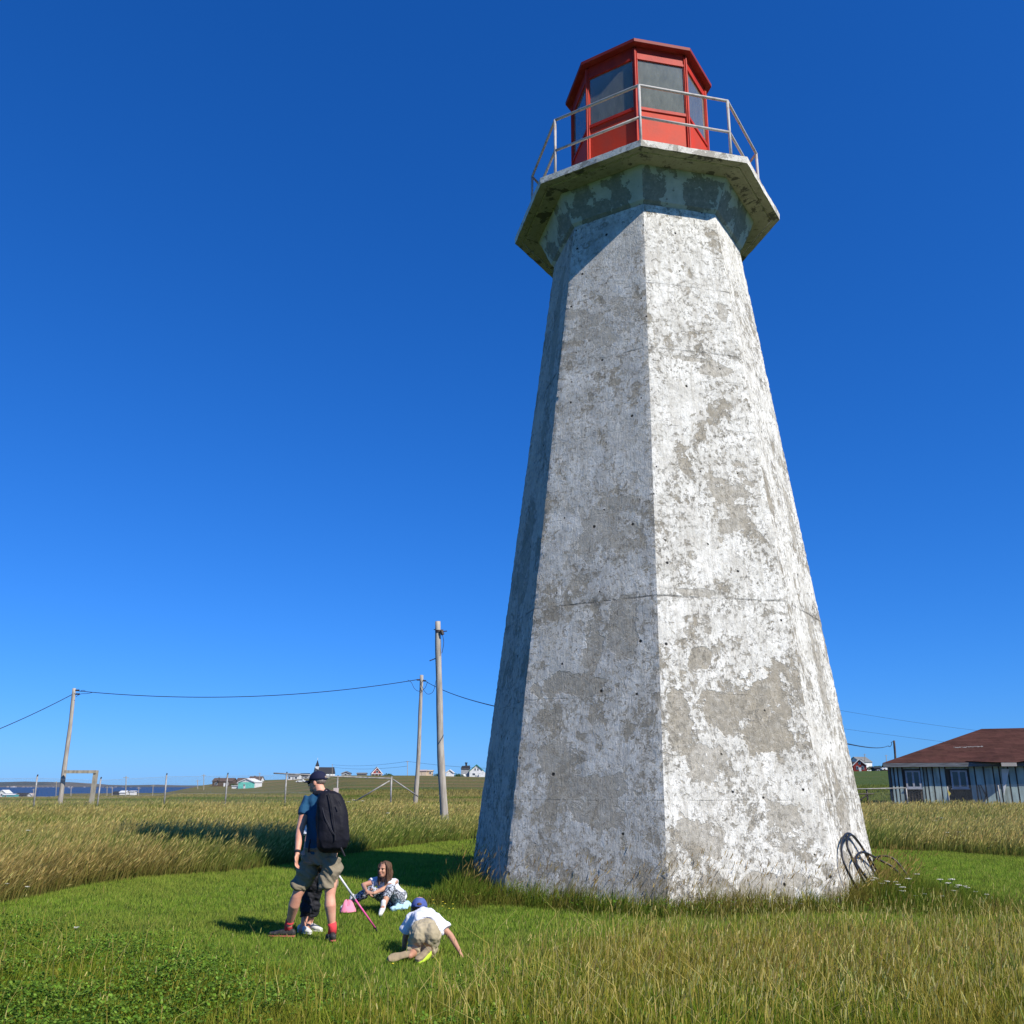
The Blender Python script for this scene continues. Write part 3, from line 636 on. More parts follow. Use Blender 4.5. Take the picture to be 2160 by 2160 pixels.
def house(name, label, px, py, y, w, dp, wh, rh, wall, roof, rot=0, ridge='x', front=None, trim='white', wins=(), doors=(), chim=(), cat="house", group=None, over=.3):
    """px, py: photo point of the middle of the front sill line; w wide, dp deep, wh wall height, rh roof rise"""
    b = W(px, py, y); z0 = b.z; T = local(b.x, y, z0, rot); th = thing(cat.replace(' ', '_'), label, cat, (b.x, y, z0), group)
    drop = max(.3, z0 - min(zt(*(T @ Vector((sx * w / 2, sy, 0))).xy) for sx in (-1, 1) for sy in (0, dp)) + .3)
    def tr(mb): mb.v = [tuple(T @ Vector(v)) for v in mb.v]; return mb
    mb = MB(); hw = w / 2
    if ridge == 'x':
        v = [(-hw, 0, -drop), (hw, 0, -drop), (hw, dp, -drop), (-hw, dp, -drop), (-hw, 0, wh), (hw, 0, wh), (hw, dp, wh), (-hw, dp, wh), (-hw, dp / 2, wh + rh), (hw, dp / 2, wh + rh)]
        f = [(0, 1, 5, 4), (1, 2, 6, 9, 5), (2, 3, 7, 6), (3, 0, 4, 8, 7), (4, 5, 9, 8), (6, 7, 8, 9)]
    else:
        v = [(-hw, 0, -drop), (hw, 0, -drop), (hw, dp, -drop), (-hw, dp, -drop), (-hw, 0, wh), (hw, 0, wh), (hw, dp, wh), (-hw, dp, wh), (0, 0, wh + rh), (0, dp, wh + rh)]
        f = [(0, 1, 5, 8, 4), (1, 2, 6, 5), (2, 3, 7, 9, 6), (3, 0, 4, 7), (4, 8, 9, 7), (5, 6, 9, 8)]
    mb.add(v, f); tr(mb).build("wall", HM[wall], th)
    if front:                                              # differently clad front
        mb = MB(); mb.box(-hw + .1, hw - .1, -.04, -.01, 0, wh); tr(mb).build("wall", HM[front], th)
    mb = MB(); tk = .14; o_ = over
    if ridge == 'x':
        sl = rh / (dp / 2)
        for s in (0, 1):
            y0 = -o_ if s == 0 else dp + o_; ya = dp / 2; z_e = wh - o_ * sl + .03; z_r = wh + rh + .03
            mb.add([(-hw - o_, y0, z_e), (hw + o_, y0, z_e), (hw + o_, ya, z_r), (-hw - o_, ya, z_r), (-hw - o_, y0, z_e + tk), (hw + o_, y0, z_e + tk), (hw + o_, ya, z_r + tk), (-hw - o_, ya, z_r + tk)],
                   [(0, 1, 2, 3), (4, 5, 6, 7), (0, 1, 5, 4), (1, 2, 6, 5), (2, 3, 7, 6), (3, 0, 4, 7)])
    else:
        sl = rh / hw
        for s in (-1, 1):
            x0 = s * (hw + o_); z_e = wh - o_ * sl + .03; z_r = wh + rh + .03
            mb.add([(x0, -o_, z_e), (x0, dp + o_, z_e), (0, dp + o_, z_r), (0, -o_, z_r), (x0, -o_, z_e + tk), (x0, dp + o_, z_e + tk), (0, dp + o_, z_r + tk), (0, -o_, z_r + tk)],
                   [(0, 1, 2, 3), (4, 5, 6, 7), (0, 1, 5, 4), (1, 2, 6, 5), (2, 3, 7, 6), (3, 0, 4, 7)])
    ro = tr(mb).build("roof", HM[roof], th)
    if trim and ridge == 'y':
        mb = MB(); sl = rh / hw
        for s in (-1, 1): mb.beam((s * (hw + o_), -o_ - .03, wh - o_ * sl + .02), (0, -o_ - .03, wh + rh + .02), .08, .30)
        tr(mb).build("fascia", HM[trim], ro)
    for (cxx, cyy, ch) in chim:
        mb = MB(); mb.box(cxx - .3, cxx + .3, cyy - .3, cyy + .3, wh, ch); tr(mb).build("chimney", HM['rbrown'], ro)
    for (face, u, zc, ww, hh) in wins:
        mb = MB(); g = MB()
        if face == 'f': mb.box(u - ww / 2 - .1, u + ww / 2 + .1, -.09, -.045, zc - hh / 2 - .1, zc + hh / 2 + .1); g.box(u - ww / 2, u + ww / 2, -.12, -.095, zc - hh / 2, zc + hh / 2)
        else:
            x0 = hw if face == 'r' else -hw; s = 1 if face == 'r' else -1
            mb.box(min(x0 + s * .03, x0 + s * .08), max(x0 + s * .03, x0 + s * .08), u - ww / 2 - .1, u + ww / 2 + .1, zc - hh / 2 - .1, zc + hh / 2 + .1)
            g.box(min(x0 + s * .085, x0 + s * .11), max(x0 + s * .085, x0 + s * .11), u - ww / 2, u + ww / 2, zc - hh / 2, zc + hh / 2)
        fr = tr(mb).build("window", HM['white'], th); tr(g).build("pane", M_win, fr)
    for (u, ww, hh, c) in doors:
        mb = MB(); mb.box(u - ww / 2, u + ww / 2, -.10, -.045, 0, hh); tr(mb).build("door", HM[c], th)
    return th, T
S = lambda px, y: px * y / 2020.; V = lambda px, y: px * y / 2107.
house("house", "teal shed with a white stripe at the far left below the sea", 16, 1685, 600, S(24, 600), 6, V(8, 600), .5, 'teal', 'white', wins=[('f', -1.5, 1.3, 1, .9)], cat="shed")
house("house", "small white gabled house behind the teal shed at the left edge", 3, 1682, 625, S(17, 625), 8, 2.6, 1.9, 'white', 'white', ridge='y', wins=[('f', 0, 1.6, 1.4, 1)])
house("house", "long low white bungalow under a dark roof beside the teal shed", 46, 1685, 610, S(34, 610), 7, V(6, 610), 1.7, 'white', 'rblack', wins=[('f', -3, 1, 1, .8), ('f', 2, 1, 1.4, .8)], doors=[(0, .9, 1.6, 'brown')])
house("house", "little white annexe with a pale roof at the right end of the long bungalow", 62, 1685, 600, S(9, 600), 6, 2.1, 1.1, 'white', 'rpink', ridge='y')
house("house", "slim dark blue upright tank standing against the sea", 75.5, 1681, 560, 1.5, 1.5, V(15, 560), .2, 'blue', 'blue', cat="tank", over=.05, trim=None)
house("house", "small white cabin right of the timber frame, sea behind", 258, 1675.5, 400, S(12, 400), 4, .7, .6, 'white', 'white', cat="cabin")
house("house", "low dark roofed shed just left of the small white cabin", 244, 1676, 405, S(14, 405), 4, .4, .7, 'grey', 'rblack', cat="shed")
house("house", "small white box trailer on the grass right of the white cabin", 278, 1675, 390, S(9, 390), 3, 1.0, .15, 'white', 'white', cat="trailer", trim=None)
house("house", "dark brown boarded house with a chimney, leftmost on the hill", 468, 1660, 480, S(42, 480), 8, 2.7, 1.5, 'brown', 'rbrown', wins=[('f', -3, 1.5, 1, 1), ('f', 2.6, 1.5, 1, 1.1)], doors=[(1.2, .9, 1.9, 'white')], chim=[(-1.6, -.5, 4.6), (1.2, 3, 4.6)])
house("house", "mint green gabled garage with white trim on the hillside", 519, 1664.5, 420, S(37, 420), 8, 2.9, 1.5, 'white', 'white', front='mint', ridge='y', wins=[('f', -1, 1.7, .5, .7)], doors=[(1.2, 2.6, 2.1, 'mint'), (-.8, .9, 1.5, 'white')], cat="garage", rot=R(-8))
house("house", "brown roofed bungalow with white walls behind the mint garage", 536, 1655, 520, S(26, 520), 8, 2.2, 2.0, 'white', 'rbrown', wins=[('f', 2, 1.2, 1, .9)], chim=[(-1, 4, 4.6)])
house("house", "dark brown roofed shed tucked left of the mint garage", 509, 1655, 500, S(22, 500), 6, 1.5, 1.7, 'grey', 'rbrown', cat="shed")
house("house", "low white wall like annexe left of the mint garage", 495, 1664, 425, S(13, 425), 2, 1.2, .05, 'white', 'white', cat="annexe", trim=None)
house("house", "white bungalow with a grey roof left of the man's head", 618, 1645, 520, S(22, 520), 8, 2.0, 1.2, 'white', 'rgrey', wins=[('f', -2, 1.1, 1, .9), ('f', 1.6, 1.1, 1.2, .9)], doors=[(0, .8, 1.6, 'grey')])
house("house", "small grey bungalow beside the white bungalow, almost touching the man's cap", 640, 1644, 540, S(18, 540), 7, 1.9, 1.3, 'grey', 'rblack', wins=[('f', -1, 1.1, .9, .8), ('f', 1.4, 1.1, .9, .8)])
# church
d = 640; th, T = house("house", "white church with a dark roof and a pointed steeple behind the man's cap", 686, 1641, d, S(40, d), 7, V(10, d), V(12.5, d), 'white', 'rblack', rot=R(24), wins=[('r', 2, 2.0, .7, 1.5), ('r', 5, 2.0, .7, 1.5), ('f', -3, 1.6, .7, 1.4), ('f', 0, 1.6, .7, 1.4), ('f', 3, 1.6, .7, 1.4)], doors=[(5.2, 1, 2, 'white')], cat="church")
mb = MB(); q = T @ Vector((-5.0, 3.5, 0)); mb.box(q.x - 1.1, q.x + 1.1, q.y - 1.1, q.y + 1.1, q.z + 3, q.z + V(25, d)); st = mb.build("steeple", HM['white'], th)
mb = MB(); z1 = q.z + V(25, d); mb.add([(q.x - 1.2, q.y - 1.2, z1), (q.x + 1.2, q.y - 1.2, z1), (q.x + 1.2, q.y + 1.2, z1), (q.x - 1.2, q.y + 1.2, z1), (q.x, q.y, z1 + V(14, d))], [(0, 1, 4), (1, 2, 4), (2, 3, 4), (3, 0, 4), (3, 2, 1, 0)]); mb.build("spire", HM['rblack'], st)
mb = MB(); mb.tube([(q.x, q.y, z1 + V(13, d)), (q.x, q.y, z1 + V(18, d))], .12, 6); mb.build("cross", HM['white'], st)
house("house", "small grey gabled hut on the skyline right of the church", 729, 1638, 450, S(18, 450), 4, 1.5, .8, 'grey', 'rblack', ridge='y', trim='grey', wins=[('f', 0, .9, .9, .6)], cat="hut")
house("house", "flat grey shed on the skyline left of the red gabled house", 762, 1638, 460, S(19, 460), 4, 1.3, .4, 'rgrey', 'rgrey', cat="shed")
th, T = house("house", "red and white gabled house with a porch on the skyline", 795, 1641, 480, S(22, 480), 6, 2.2, 2.8, 'red', 'rpink', ridge='y', rot=R(14), wins=[('f', 0, 3.0, 1.0, 1.0), ('f', -1.5, 1.3, .9, 1.0), ('f', 1.4, 1.3, .9, 1.0), ('r', 3, 1.3, .9, 1)], chim=[(0, 3, 5.4)])
mb = MB(); mb.box(-2.9, 2.2, -1.6, -.1, 1.9, 2.15); mb.box(-2.9, 2.2, -1.5, -.1, 0, .5)
for u in (-2.8, -1.2, .5, 2.1): mb.box(u - .08, u + .08, -1.5, -1.35, .5, 1.9)
mb.v = [tuple(T @ Vector(v)) for v in mb.v]; mb.build("porch", HM['white'], th)
house("house", "cream shed with a dark red end wall between the two wooden poles", 892, 1637, 400, S(14, 400), 4, 2.0, .45, 'cream', 'rpink', wins=(), doors=[(0, .9, 1.5, 'cream')], cat="shed")
house("house", "smaller cream shed adjoining the right side of the first cream shed", 905, 1636, 402, S(14, 402), 4, 1.8, .35, 'cream', 'cream', wins=[('f', .5, 1.1, .7, .6)], cat="shed")
house("house", "plain white barn immediately right of the tallest pole", 948.5, 1641, 410, S(15, 410), 6, 2.3, 1.1, 'white', 'white', ridge='y', cat="barn", doors=[(0, 1.2, .8, 'white')])
d = 440; th, T = house("house", "white two storey farmhouse with green gable trim beside the lighthouse", 1005, 1641, d, S(30, d), 8, V(15, d), V(13, d), 'white', 'rblack', ridge='y', trim='green', wins=[('f', -.6, 3.8, .5, .9), ('f', .7, 3.8, .5, .9), ('f', -1.2, 1.7, 1.1, .7), ('f', 1.6, 1.7, .6, .9)], doors=[(-.2, .8, 1.2, 'grey')])
mb = MB(); mb.box(-7.2, -3.35, 1.2, 7, -.6, V(20, d)); mb.v = [tuple(T @ Vector(v)) for v in mb.v]; wg_ = mb.build("side_wing", HM['grey'], th)
mb = MB(); mb.add([(-7.4, .9, V(19, d)), (-3.2, .9, V(19, d)), (-3.2, 4, V(27, d)), (-7.0, 4, V(26, d)), (-7.4, 7, V(19, d)), (-3.2, 7, V(19, d))], [(0, 1, 2, 3), (3, 2, 5, 4), (0, 3, 4), (1, 5, 2)]); mb.v = [tuple(T @ Vector(v)) for v in mb.v]; rf = mb.build("wing_roof", HM['rblack'], th)
mb = MB(); mb.box(-5.4, -4.6, 3.6, 4.4, V(24, d), V(31, d)); mb.tube([(-5, 4, V(31, d)), (-5, 4, V(33.5, d))], .6, 8); mb.v = [tuple(T @ Vector(v)) for v in mb.v]; mb.build("chimney", HM['black'], rf)
mb = MB(); mb.add([(1.2, -2.2, -.5), (4.6, -2.2, -.5), (4.6, 0, -.5), (1.2, 0, -.5), (1.2, -2.2, 1.8), (4.6, -2.2, 1.8), (4.6, 0, 1.8), (1.2, 0, 1.8), (2.9, -2.2, 3.3), (2.9, 0, 3.3)], [(0, 1, 5, 8, 4), (1, 2, 6, 5), (0, 4, 7, 3), (4, 8, 9, 7), (5, 6, 9, 8)]); mb.v = [tuple(T @ Vector(v)) for v in mb.v]; mb.build("entrance_porch", HM['white'], th)
pf = thing("picket_fence", "white picket fence in front of the farmhouse", "fence", W(1007, 1641, d - 8)); mb = MB(); b0 = W(990, 1641, d - 8); b1 = W(1026, 1641, d - 8)
for i in range(26): q = b0.lerp(b1, i / 25); mb.box(q.x - .06, q.x + .06, q.y - .02, q.y + .02, zt(q.x, q.y) - .2, q.z + .55)
mb.build("pickets", HM['white'], pf); mb = MB(); mb.beam(b0 + Vector((0, -.05, .35)), b1 + Vector((0, -.05, .35)), .04, .12); mb.beam(b0 + Vector((0, -.05, .0)), b1 + Vector((0, -.05, 0)), .04, .12); mb.build("rail", HM['white'], pf)
tk = thing("round_tank", "round white tank left of the farmhouse", "tank", W(979, 1640, 430)); q = W(979, 1636.5, 430); mb = MB(); mb.tube([q + Vector((0, -.6, 0)), q + Vector((0, .6, 0))], .72, 18, rnd=False); mb.build("drum", HM['white'], tk, True)
mb = MB(); mb.box(q.x - .5, q.x + .5, 429.6, 430.4, q.z - 2.2, q.z - .66); mb.build("stand", HM['grey'], tk)
house("house", "red house with a black roof and white trim just right of the lighthouse", 1815, 1629, 350, S(26, 350), 7, 2.6, 2.0, 'red', 'rblack', ridge='y', rot=R(-20), wins=[('f', -.9, 1.6, .6, 1.0), ('f', 1.0, 1.6, .6, 1), ('f', 0, 3.2, .5, .6)], doors=[(0, .8, 1.7, 'white')])
house("house", "low red wing with a black roof tucked behind the lighthouse edge", 1800, 1629, 352, S(22, 352), 6, 1.9, 1.8, 'red', 'rblack', wins=[('f', 1.0, 1.1, .6, .7)], cat="wing")
house("house", "white gabled building behind the red house", 1828, 1616, 420, S(30, 420), 8, 1.7, 2.2, 'white', 'rgrey', rot=R(20), wins=[('r', 4, 1.5, .8, .8)])
house("house", "small black shed left of the brown roofed building", 1853, 1632, 300, S(13, 300), 3, 1.6, .35, 'black', 'rblack', wins=[('f', 0, .9, .5, .7)], cat="shed")
house("house", "small red shed between the black shed and the derelict building", 1872, 1631, 302, S(18, 302), 3, 1.2, .35, 'red', 'rpink', cat="shed", doors=[(.3, .8, 1.0, 'red')])
# parked cars on the hill
def car(label, px, py, y, L, m):
    b = W(px, py, y); b.z = max(b.z, zt(b.x, y)); th = thing("parked_car", label, "car", b)
    prof = [(-.5, .25), (-.5, .62), (-.36, .78), (-.22, .82), (-.10, 1.28), (.22, 1.32), (.36, .90), (.48, .80), (.5, .3)]
    mb = MB(); n = len(prof)
    for s in (-.8, .8): mb.v += [(b.x + u * L, b.y + s, b.z + z) for u, z in prof]
    mb.f += [tuple(range(n)), tuple(range(n, 2 * n))[::-1]] + [(i, (i + 1) % n, n + (i + 1) % n, n + i) for i in range(n)]; mb.build("body", m, th)
    mb = MB(); mb.add([(b.x + u * L, b.y - .82, b.z + z) for u, z in ((-.18, .88), (-.08, 1.22), (.19, 1.25), (.29, .9))], [(0, 1, 2, 3)]); mb.build("side_window", M_win, th)
    for u in (-.3, .3):
        for s in (-.8, .66):
            mb = MB(); mb.tube([(b.x + u * L, b.y + s - .04, b.z + .3), (b.x + u * L, b.y + s + .18, b.z + .3)], .3, 14); mb.build("wheel", M_iron, th)
car("white car parked on the hillside left of the man's face", 634, 1656, 400, 3.8, HM['white'])
car("white car parked in front of the red shed", 1871, 1630.5, 296, 3.2, HM['white'])
# far poles on the shore and hill
FP = [(71, 1681, 1664, 420, "the blue tank"), (119, 1677, 1648, 330, "the leaning pole's foot"), (150, 1677, 1660, 360, "the timber frame's opening"), (226, 1675, 1659, 360, ""), (237, 1675, 1660, 370, ""), (266, 1675, 1637, 240, ""), (293, 1671, 1660, 330, ""), (323, 1669, 1655, 330, ""), (417, 1664, 1645, 360, ""), (430, 1665, 1633, 300, ""), (548, 1644, 1630, 450, ""), (701, 1638, 1612, 600, ""), (859.5, 1637, 1605, 400, ""), (1824, 1628, 1590, 420, ""), (1869, 1611, 1592, 420, "")]
PL = ["thin far pole beside the blue tank", "thin far pole against the sea left of the leaning pole", "thin far pole seen inside the timber frame, against the sea", "short thin far pole left of its twin, left of the white cabin", "short thin far pole right of its twin, just left of the white cabin", "tall thin far pole rising above the white cabin", "thin far pole right of the white box trailer", "thin far pole at the right end of the sea", "short thin far pole low on the left end of the hill", "tall thin far pole left of the dark brown house", "thin far pole above the brown roofed bungalow", "thin far pole by the gable of the church", "thin far pole on the skyline between the red house and the cream sheds", "thin far pole above the roof of the white building right of the lighthouse", "thin far pole on the ridge above the black shed"]
for i, (px, pb_, pt_, y, w_) in enumerate(FP):
    a = W(px, pb_, y); b = W(px, pt_, y); g = min(a.z, zt(a.x, y)) - .3
    th = thing("distant_pole", PL[i], "pole", (a.x, y, g), "distant utility poles")
    mb = MB(); mb.tube([(a.x, y, g), b], .13 if y > 350 else .11, 6); mb.beam(b + Vector((-.7, 0, -.4)), b + Vector((.7, 0, -.4)), .12); mb.build("shaft", M_timber if i % 2 else M_pole, th)
wire("faint upper wire across the skyline through the distant pole", W(701, 1613, 600), W(859.5, 1606, 400), 1.2, .05)
wire("faint lower wire across the skyline through the distant pole", W(701, 1618, 600), W(859.5, 1616, 400), 1.2, .05)
wire("faint wire from the distant pole to behind the lighthouse", W(859.5, 1606, 400), W(1300, 1604, 420), 3.2, .05)
# small houses on the far shore
sh = []
for i, (px, wpx, hpx) in enumerate([(16, 3, 2.4), (24, 3, 2.0), (29, 4, 2.6), (33, 2.5, 1.8), (49, 4, 1.6), (58, 3, 1.3), (65, 4, 1.3), (78, 3, 1.2), (90, 2, 1.2), (100, 3, 1.2), (112, 3, 1.3), (145, 3, 2.0), (152, 2.6, 1.8), (178, 3, 1.6), (216, 4, 1.1), (233, 5, 1.4), (244, 4, 1.6), (259, 5, 1.2), (276, 4, 1.0), (291, 3, 1.0)]):
    y = 9780; a = W(px, 1661.2, y); w = wpx * y / 2020; h = hpx * y / 2107
    th = thing("far_house", "pale house on the far shore across the bay", "house", a, "pale houses on the far shore")
    mb = MB(); mb.box(a.x - w / 2, a.x + w / 2, y - 8, y + 8, -20.5, a.z + h * .7); mb.build("wall", HM['white'] if i % 4 else HM['cream'], th)
    mb = MB(); z = a.z + h * .7; mb.add([(a.x - w / 2, y - 9, z), (a.x + w / 2, y - 9, z), (a.x + w / 2, y + 9, z), (a.x - w / 2, y + 9, z), (a.x - w / 2, y, z + h * .35), (a.x + w / 2, y, z + h * .35)], [(0, 1, 5, 4), (2, 3, 4, 5), (0, 4, 3), (1, 2, 5)]); mb.build("roof", HM['rpink'], th)

# ---------------------------------------------------------------- derelict building at right
BY = 0.; DO = W(1879, 1697, 64.); DA = R(21); DO.z = 0
zb = .05; DM = Matrix.Translation(DO) @ Matrix.Rotation(-DA, 4, 'Z'); DMI = DM.inverted()
def L(px, py, v=0.):                     # sight line met with the upright plane v metres behind the front wall, in the building's own axes
    o_ = DMI @ Vector((0, 0, CAMH)); r_ = (DMI.to_3x3() @ ray(px, py)); return o_ + r_ * ((v - o_.y) / r_.y)
class DB(MB):
    def build(s, *a, **k):
        s.v = [tuple(DM @ Vector(v)) for v in s.v]; return super().build(*a, **k)
dl = thing("derelict_building", "derelict bungalow with torn pale blue siding and a brown hipped roof", "building", DM @ Vector((8, 0, zb)))
X = lambda px: L(px, 1650).x
ZZ = lambda py: L(1990, py).z
M_bare = mat("bare_dark_sheathing", (.055, .045, .038), .9, (.11, .085, .06), 1.6, .4, 20, stretch=(3, 1, .6))
M_side = mat("pale_blue_siding", (.40, .50, .46), .75, (.21, .27, .26), .9, .2, 12, stretch=(3, 1, .7), fac=(.4, .66))
M_side2 = mat("faded_blue_siding", (.44, .52, .46), .75, (.22, .25, .21), 1.3, .2, 12, stretch=(3, 1, .7), fac=(.4, .66))
xl, xr = X(1879), 26.0; ze = ZZ(1611)
mb = DB(); mb.box(xl, xr, BY, BY + 13.4, zb - .3, ze); mb.build("wall", M_bare, dl)
seams = [1881, 1888, 1896, 1906, 1943, 1950, 1958, 1970, 1985, 1997, 2046, 2059, 2078, 2098, 2111, 2130, 2146, 2165, 2185, 2205, 2228, 2250, 2275, 2300, 2328]
random.seed(4)
for i in range(len(seams) - 1):
    a, c = seams[i], seams[i + 1]; top_ = ze - .14; botz = zb
    lowgap = random.choice([0, 0, .1, .25]);
    if a in (1906, 1997): 
        continue
    for (x0, x1, z0, z1) in [(X(a) + .04, X(c) - .05, botz + lowgap, top_)]:
        mb = DB(); j = random.uniform(-.03, .03); dd = random.uniform(.02, .05)
        mb.add([(x0, BY - dd, z0), (x1, BY - dd, z0 + random.uniform(-.1, .1)), (x1 + j * .3, BY - dd, z1), (x0 + j * .3, BY - dd, z1), (x0, BY - .004, z0), (x1, BY - .004, z0), (x1, BY - .004, z1), (x0, BY - .004, z1)], [(0, 1, 2, 3), (0, 3, 7, 4), (1, 5, 6, 2), (3, 2, 6, 7), (0, 4, 5, 1)])
        mb.build("siding_panel", random.choice([M_side, M_side, M_side2]), dl)
for px0, px1 in ((1906, 1943), (1997, 2046)):      # bare boards under windows, siding above and beside
    mb = DB(); mb.box(X(px0) + .04, X(px1) - .04, BY - .03, BY - .004, ZZ(1622), ze - .14); mb.build("siding_panel", M_side2, dl)
    for k in range(6): 
        mb = DB(); x = lerp(X(px0), X(px1), (k + .5) / 6); mb.box(x - .02, x + .02, BY - .05, BY - .004, zb, ZZ(1666)); mb.build("batten", M_bare, dl)
M_frame = mat("weathered_white_frame", (.42, .43, .46), .7, (.30, .31, .33), 4)
for px0, px1 in ((1911, 1943), (2007, 2042)):
    z0, z1 = ZZ(1663), ZZ(1625); x0, x1 = X(px0), X(px1); fw = .11; yb = BY - .06
    mb = DB()
    for (a, c, e_, f_) in ((x0, x1, z0, z0 + fw), (x0, x1, z1 - fw, z1), (x0, x0 + fw, z0 + fw, z1 - fw), (x1 - fw, x1, z0 + fw, z1 - fw), ((x0 + x1) / 2 - .06, (x0 + x1) / 2 + .06, z0 + fw, z1 - fw)): mb.box(a, c, yb - .05, BY - .035, e_, f_)
    mb.box(x0 - .06, x1 + .06, yb - .09, BY - .036, z0 - .06, z0 - .002); w_ = mb.build("window", M_frame, dl)
    for a, c in ((x0 + fw, (x0 + x1) / 2 - .06), ((x0 + x1) / 2 + .06, x1 - fw)):
        mb = DB(); mb.box(a, c, BY - .045, BY - .03, z0 + fw, z1 - fw); mb.build("pane", M_win, w_)
# eaves, hipped roof with shingles
M_fascia = mat("weathered_fascia", (.20, .21, .215), .8, (.11, .11, .11), 2, stretch=(.5, 1, 6))
m = bpy.data.materials.new("brown_roof_shingles"); t = NT(m); pos = t.n('ShaderNodeTexCoord').outputs['Object']
br = t.n('ShaderNodeTexBrick'); mp = t.n('ShaderNodeMapping'); mp.inputs['Rotation'].default_value = (R(90), 0, 0); t.put(mp.inputs[0], pos); t.put(br.inputs['Vector'], mp.outputs[0]); br.inputs['Scale'].default_value = 1.0
br.inputs['Brick Width'].default_value = .9; br.inputs['Row Height'].default_value = .09; br.inputs['Mortar Size'].default_value = .012; br.inputs['Mortar Smooth'].default_value = .4
br.inputs[1].default_value = (.080, .038, .027, 1); br.inputs[2].default_value = (.050, .022, .016, 1); br.inputs[3].default_value = (.03, .014, .013, 1)
cc = t.mix(t.rng(t.noise(pos, .8, 6, .7), .40, .65), br.outputs[0], t.mix(.5, br.outputs[0], (.12, .05, .04)))
t.put(t.b.inputs['Base Color'], cc); t.b.inputs['Roughness'].default_value = .95; t.b.inputs['Specular IOR Level'].default_value = .08
bp = t.n('ShaderNodeBump'); bp.inputs['Strength'].default_value = .5; bp.inputs['Distance'].default_value = .02; t.put(bp.inputs['Height'], t.noise(pos, 8, 5, .8)); t.put(t.b.inputs['Normal'], bp.outputs[0])
M_shing = m
ov = .5; ez = ze + .02; rl = X(2088) + .6; yr = BY + 6.7; rz = L(2088, 1537, yr).z
mb = DB(); x0, x1, y0, y1 = X(1866), xr + ov, BY - ov, BY + 13.4 + ov
mb.add([(x0, y0, ez), (x1, y0, ez), (x1, y1, ez), (x0, y1, ez), (rl, yr, rz), (x1 - 6, yr, rz + .02), (x0, y0, ez + .05), (x1, y0, ez + .05), (x1, y1, ez + .05), (x0, y1, ez + .05)],
       [(3, 2, 1, 0), (0, 1, 7, 6), (1, 2, 8, 7), (2, 3, 9, 8), (3, 0, 6, 9), (6, 7, 5, 4), (7, 8, 5), (8, 9, 4, 5), (9, 6, 4)])
rf = mb.build("roof", M_shing, dl)
mb = DB(); mb.box(x0 + .02, X(2112), y0 - .035, y0 - .003, ez - .22, ez + .03); mb.box(X(2141), x1 - .02, y0 - .035, y0 - .003, ez - .22, ez + .03); mb.box(x0 + .02, x1, y0 + .0, y0 + .45, ez - .12, ez - .01); mb.build("fascia", M_fascia, rf)
def roofpt(px, py):     # point on the front slope seen at a photo position
    nrm = (Vector((x1, y0, ez + .05)) - Vector((x0, y0, ez + .05))).cross(Vector((rl, yr, rz)) - Vector((x0, y0, ez + .05))).normalized(); r_ = DMI.to_3x3() @ ray(px, py); o_ = DMI @ Vector((0, 0, CAMH))
    return o_ + r_ * ((Vector((x0, y0, ez + .05)) - o_).dot(nrm) / r_.dot(nrm)) - nrm * .02 * (1 if nrm.z < 0 else -1)
# little entrance roof
q0 = BY - 1.5; zf = L(2120, 1608, q0).z; mb = DB(); xa, xb = L(2111, 1600, q0).x, L(2142, 1600, q0).x
c1, c2 = roofpt(2097, 1581) + Vector((0, 0, .08)), roofpt(2131, 1580) + Vector((0, 0, .08))
mb.add([(xa, q0, zf), (xb, q0, zf), c2, c1, (xa, q0, zf - .05), (xb, q0, zf - .05), c2 - Vector((0, 0, .07)), c1 - Vector((0, 0, .07))], [(0, 1, 2, 3), (0, 3, 7, 4), (1, 5, 6, 2), (0, 4, 5, 1), (4, 7, 6, 5)])
lw, rw = roofpt(2036, 1607), roofpt(2205, 1600); mb.add([lw + Vector((0, 0, .03)), Vector((xa, q0, zf + .003)), c1 + Vector((0, 0, .003))], [(0, 1, 2)]); mb.add([Vector((xb, q0, zf + .003)), rw + Vector((0, 0, .03)), c2 + Vector((0, 0, .003))], [(0, 1, 2)])
pr_ = mb.build("entrance_roof", M_shing, dl)
mb = DB(); mb.box(xa - .02, xb + .02, q0 - .04, q0 - .003, zf - .24, zf - .02); mb.build("entrance_fascia", cm("pale_trim", (.50, .45, .38)), pr_)
mb = DB(); p_ = [L(2112, 1622, BY - .1), L(2129, 1622, BY - .1), L(2118, 1678, BY - .1)]; mb.add(p_ + [p + Vector((0, .03, 0)) for p in p_], [(0, 1, 2), (5, 4, 3), (0, 3, 4, 1), (1, 4, 5, 2), (2, 5, 3, 0)]); mb.build("torn_white_board", HM['white'], dl)
mb = DB()
for a, c in (((2064, 1655), (2072, 1690)), ((2068, 1655), (2082, 1683)), ((2075, 1668), (2084, 1688)), ((2080, 1665), (2078, 1690))): mb.beam(L(*a, BY - .12), L(*c, BY - .12), .05, .05)
mb.build("loose_batten", M_bare, dl)
# exposed underlay, pale scrap on the slope
v1 = L(2012, 1579, BY + 2.75); v2 = L(2072, 1575, BY + 3.1)
mb = DB()
for k in range(16):
    px = 2011 + k * 3.9; w_ = 4.3; yy = 1577 - k * .12 + random.uniform(-.6, .6); h_ = random.uniform(.4, 1.5)
    mb.add([roofpt(px, yy + h_), roofpt(px + w_, yy + h_ * .6), roofpt(px + w_, yy - h_ * .5), roofpt(px, yy - h_)], [(0, 1, 2, 3)])
mb.build("exposed_underlay", cm("grey_underlay", (.24, .22, .20)), rf)

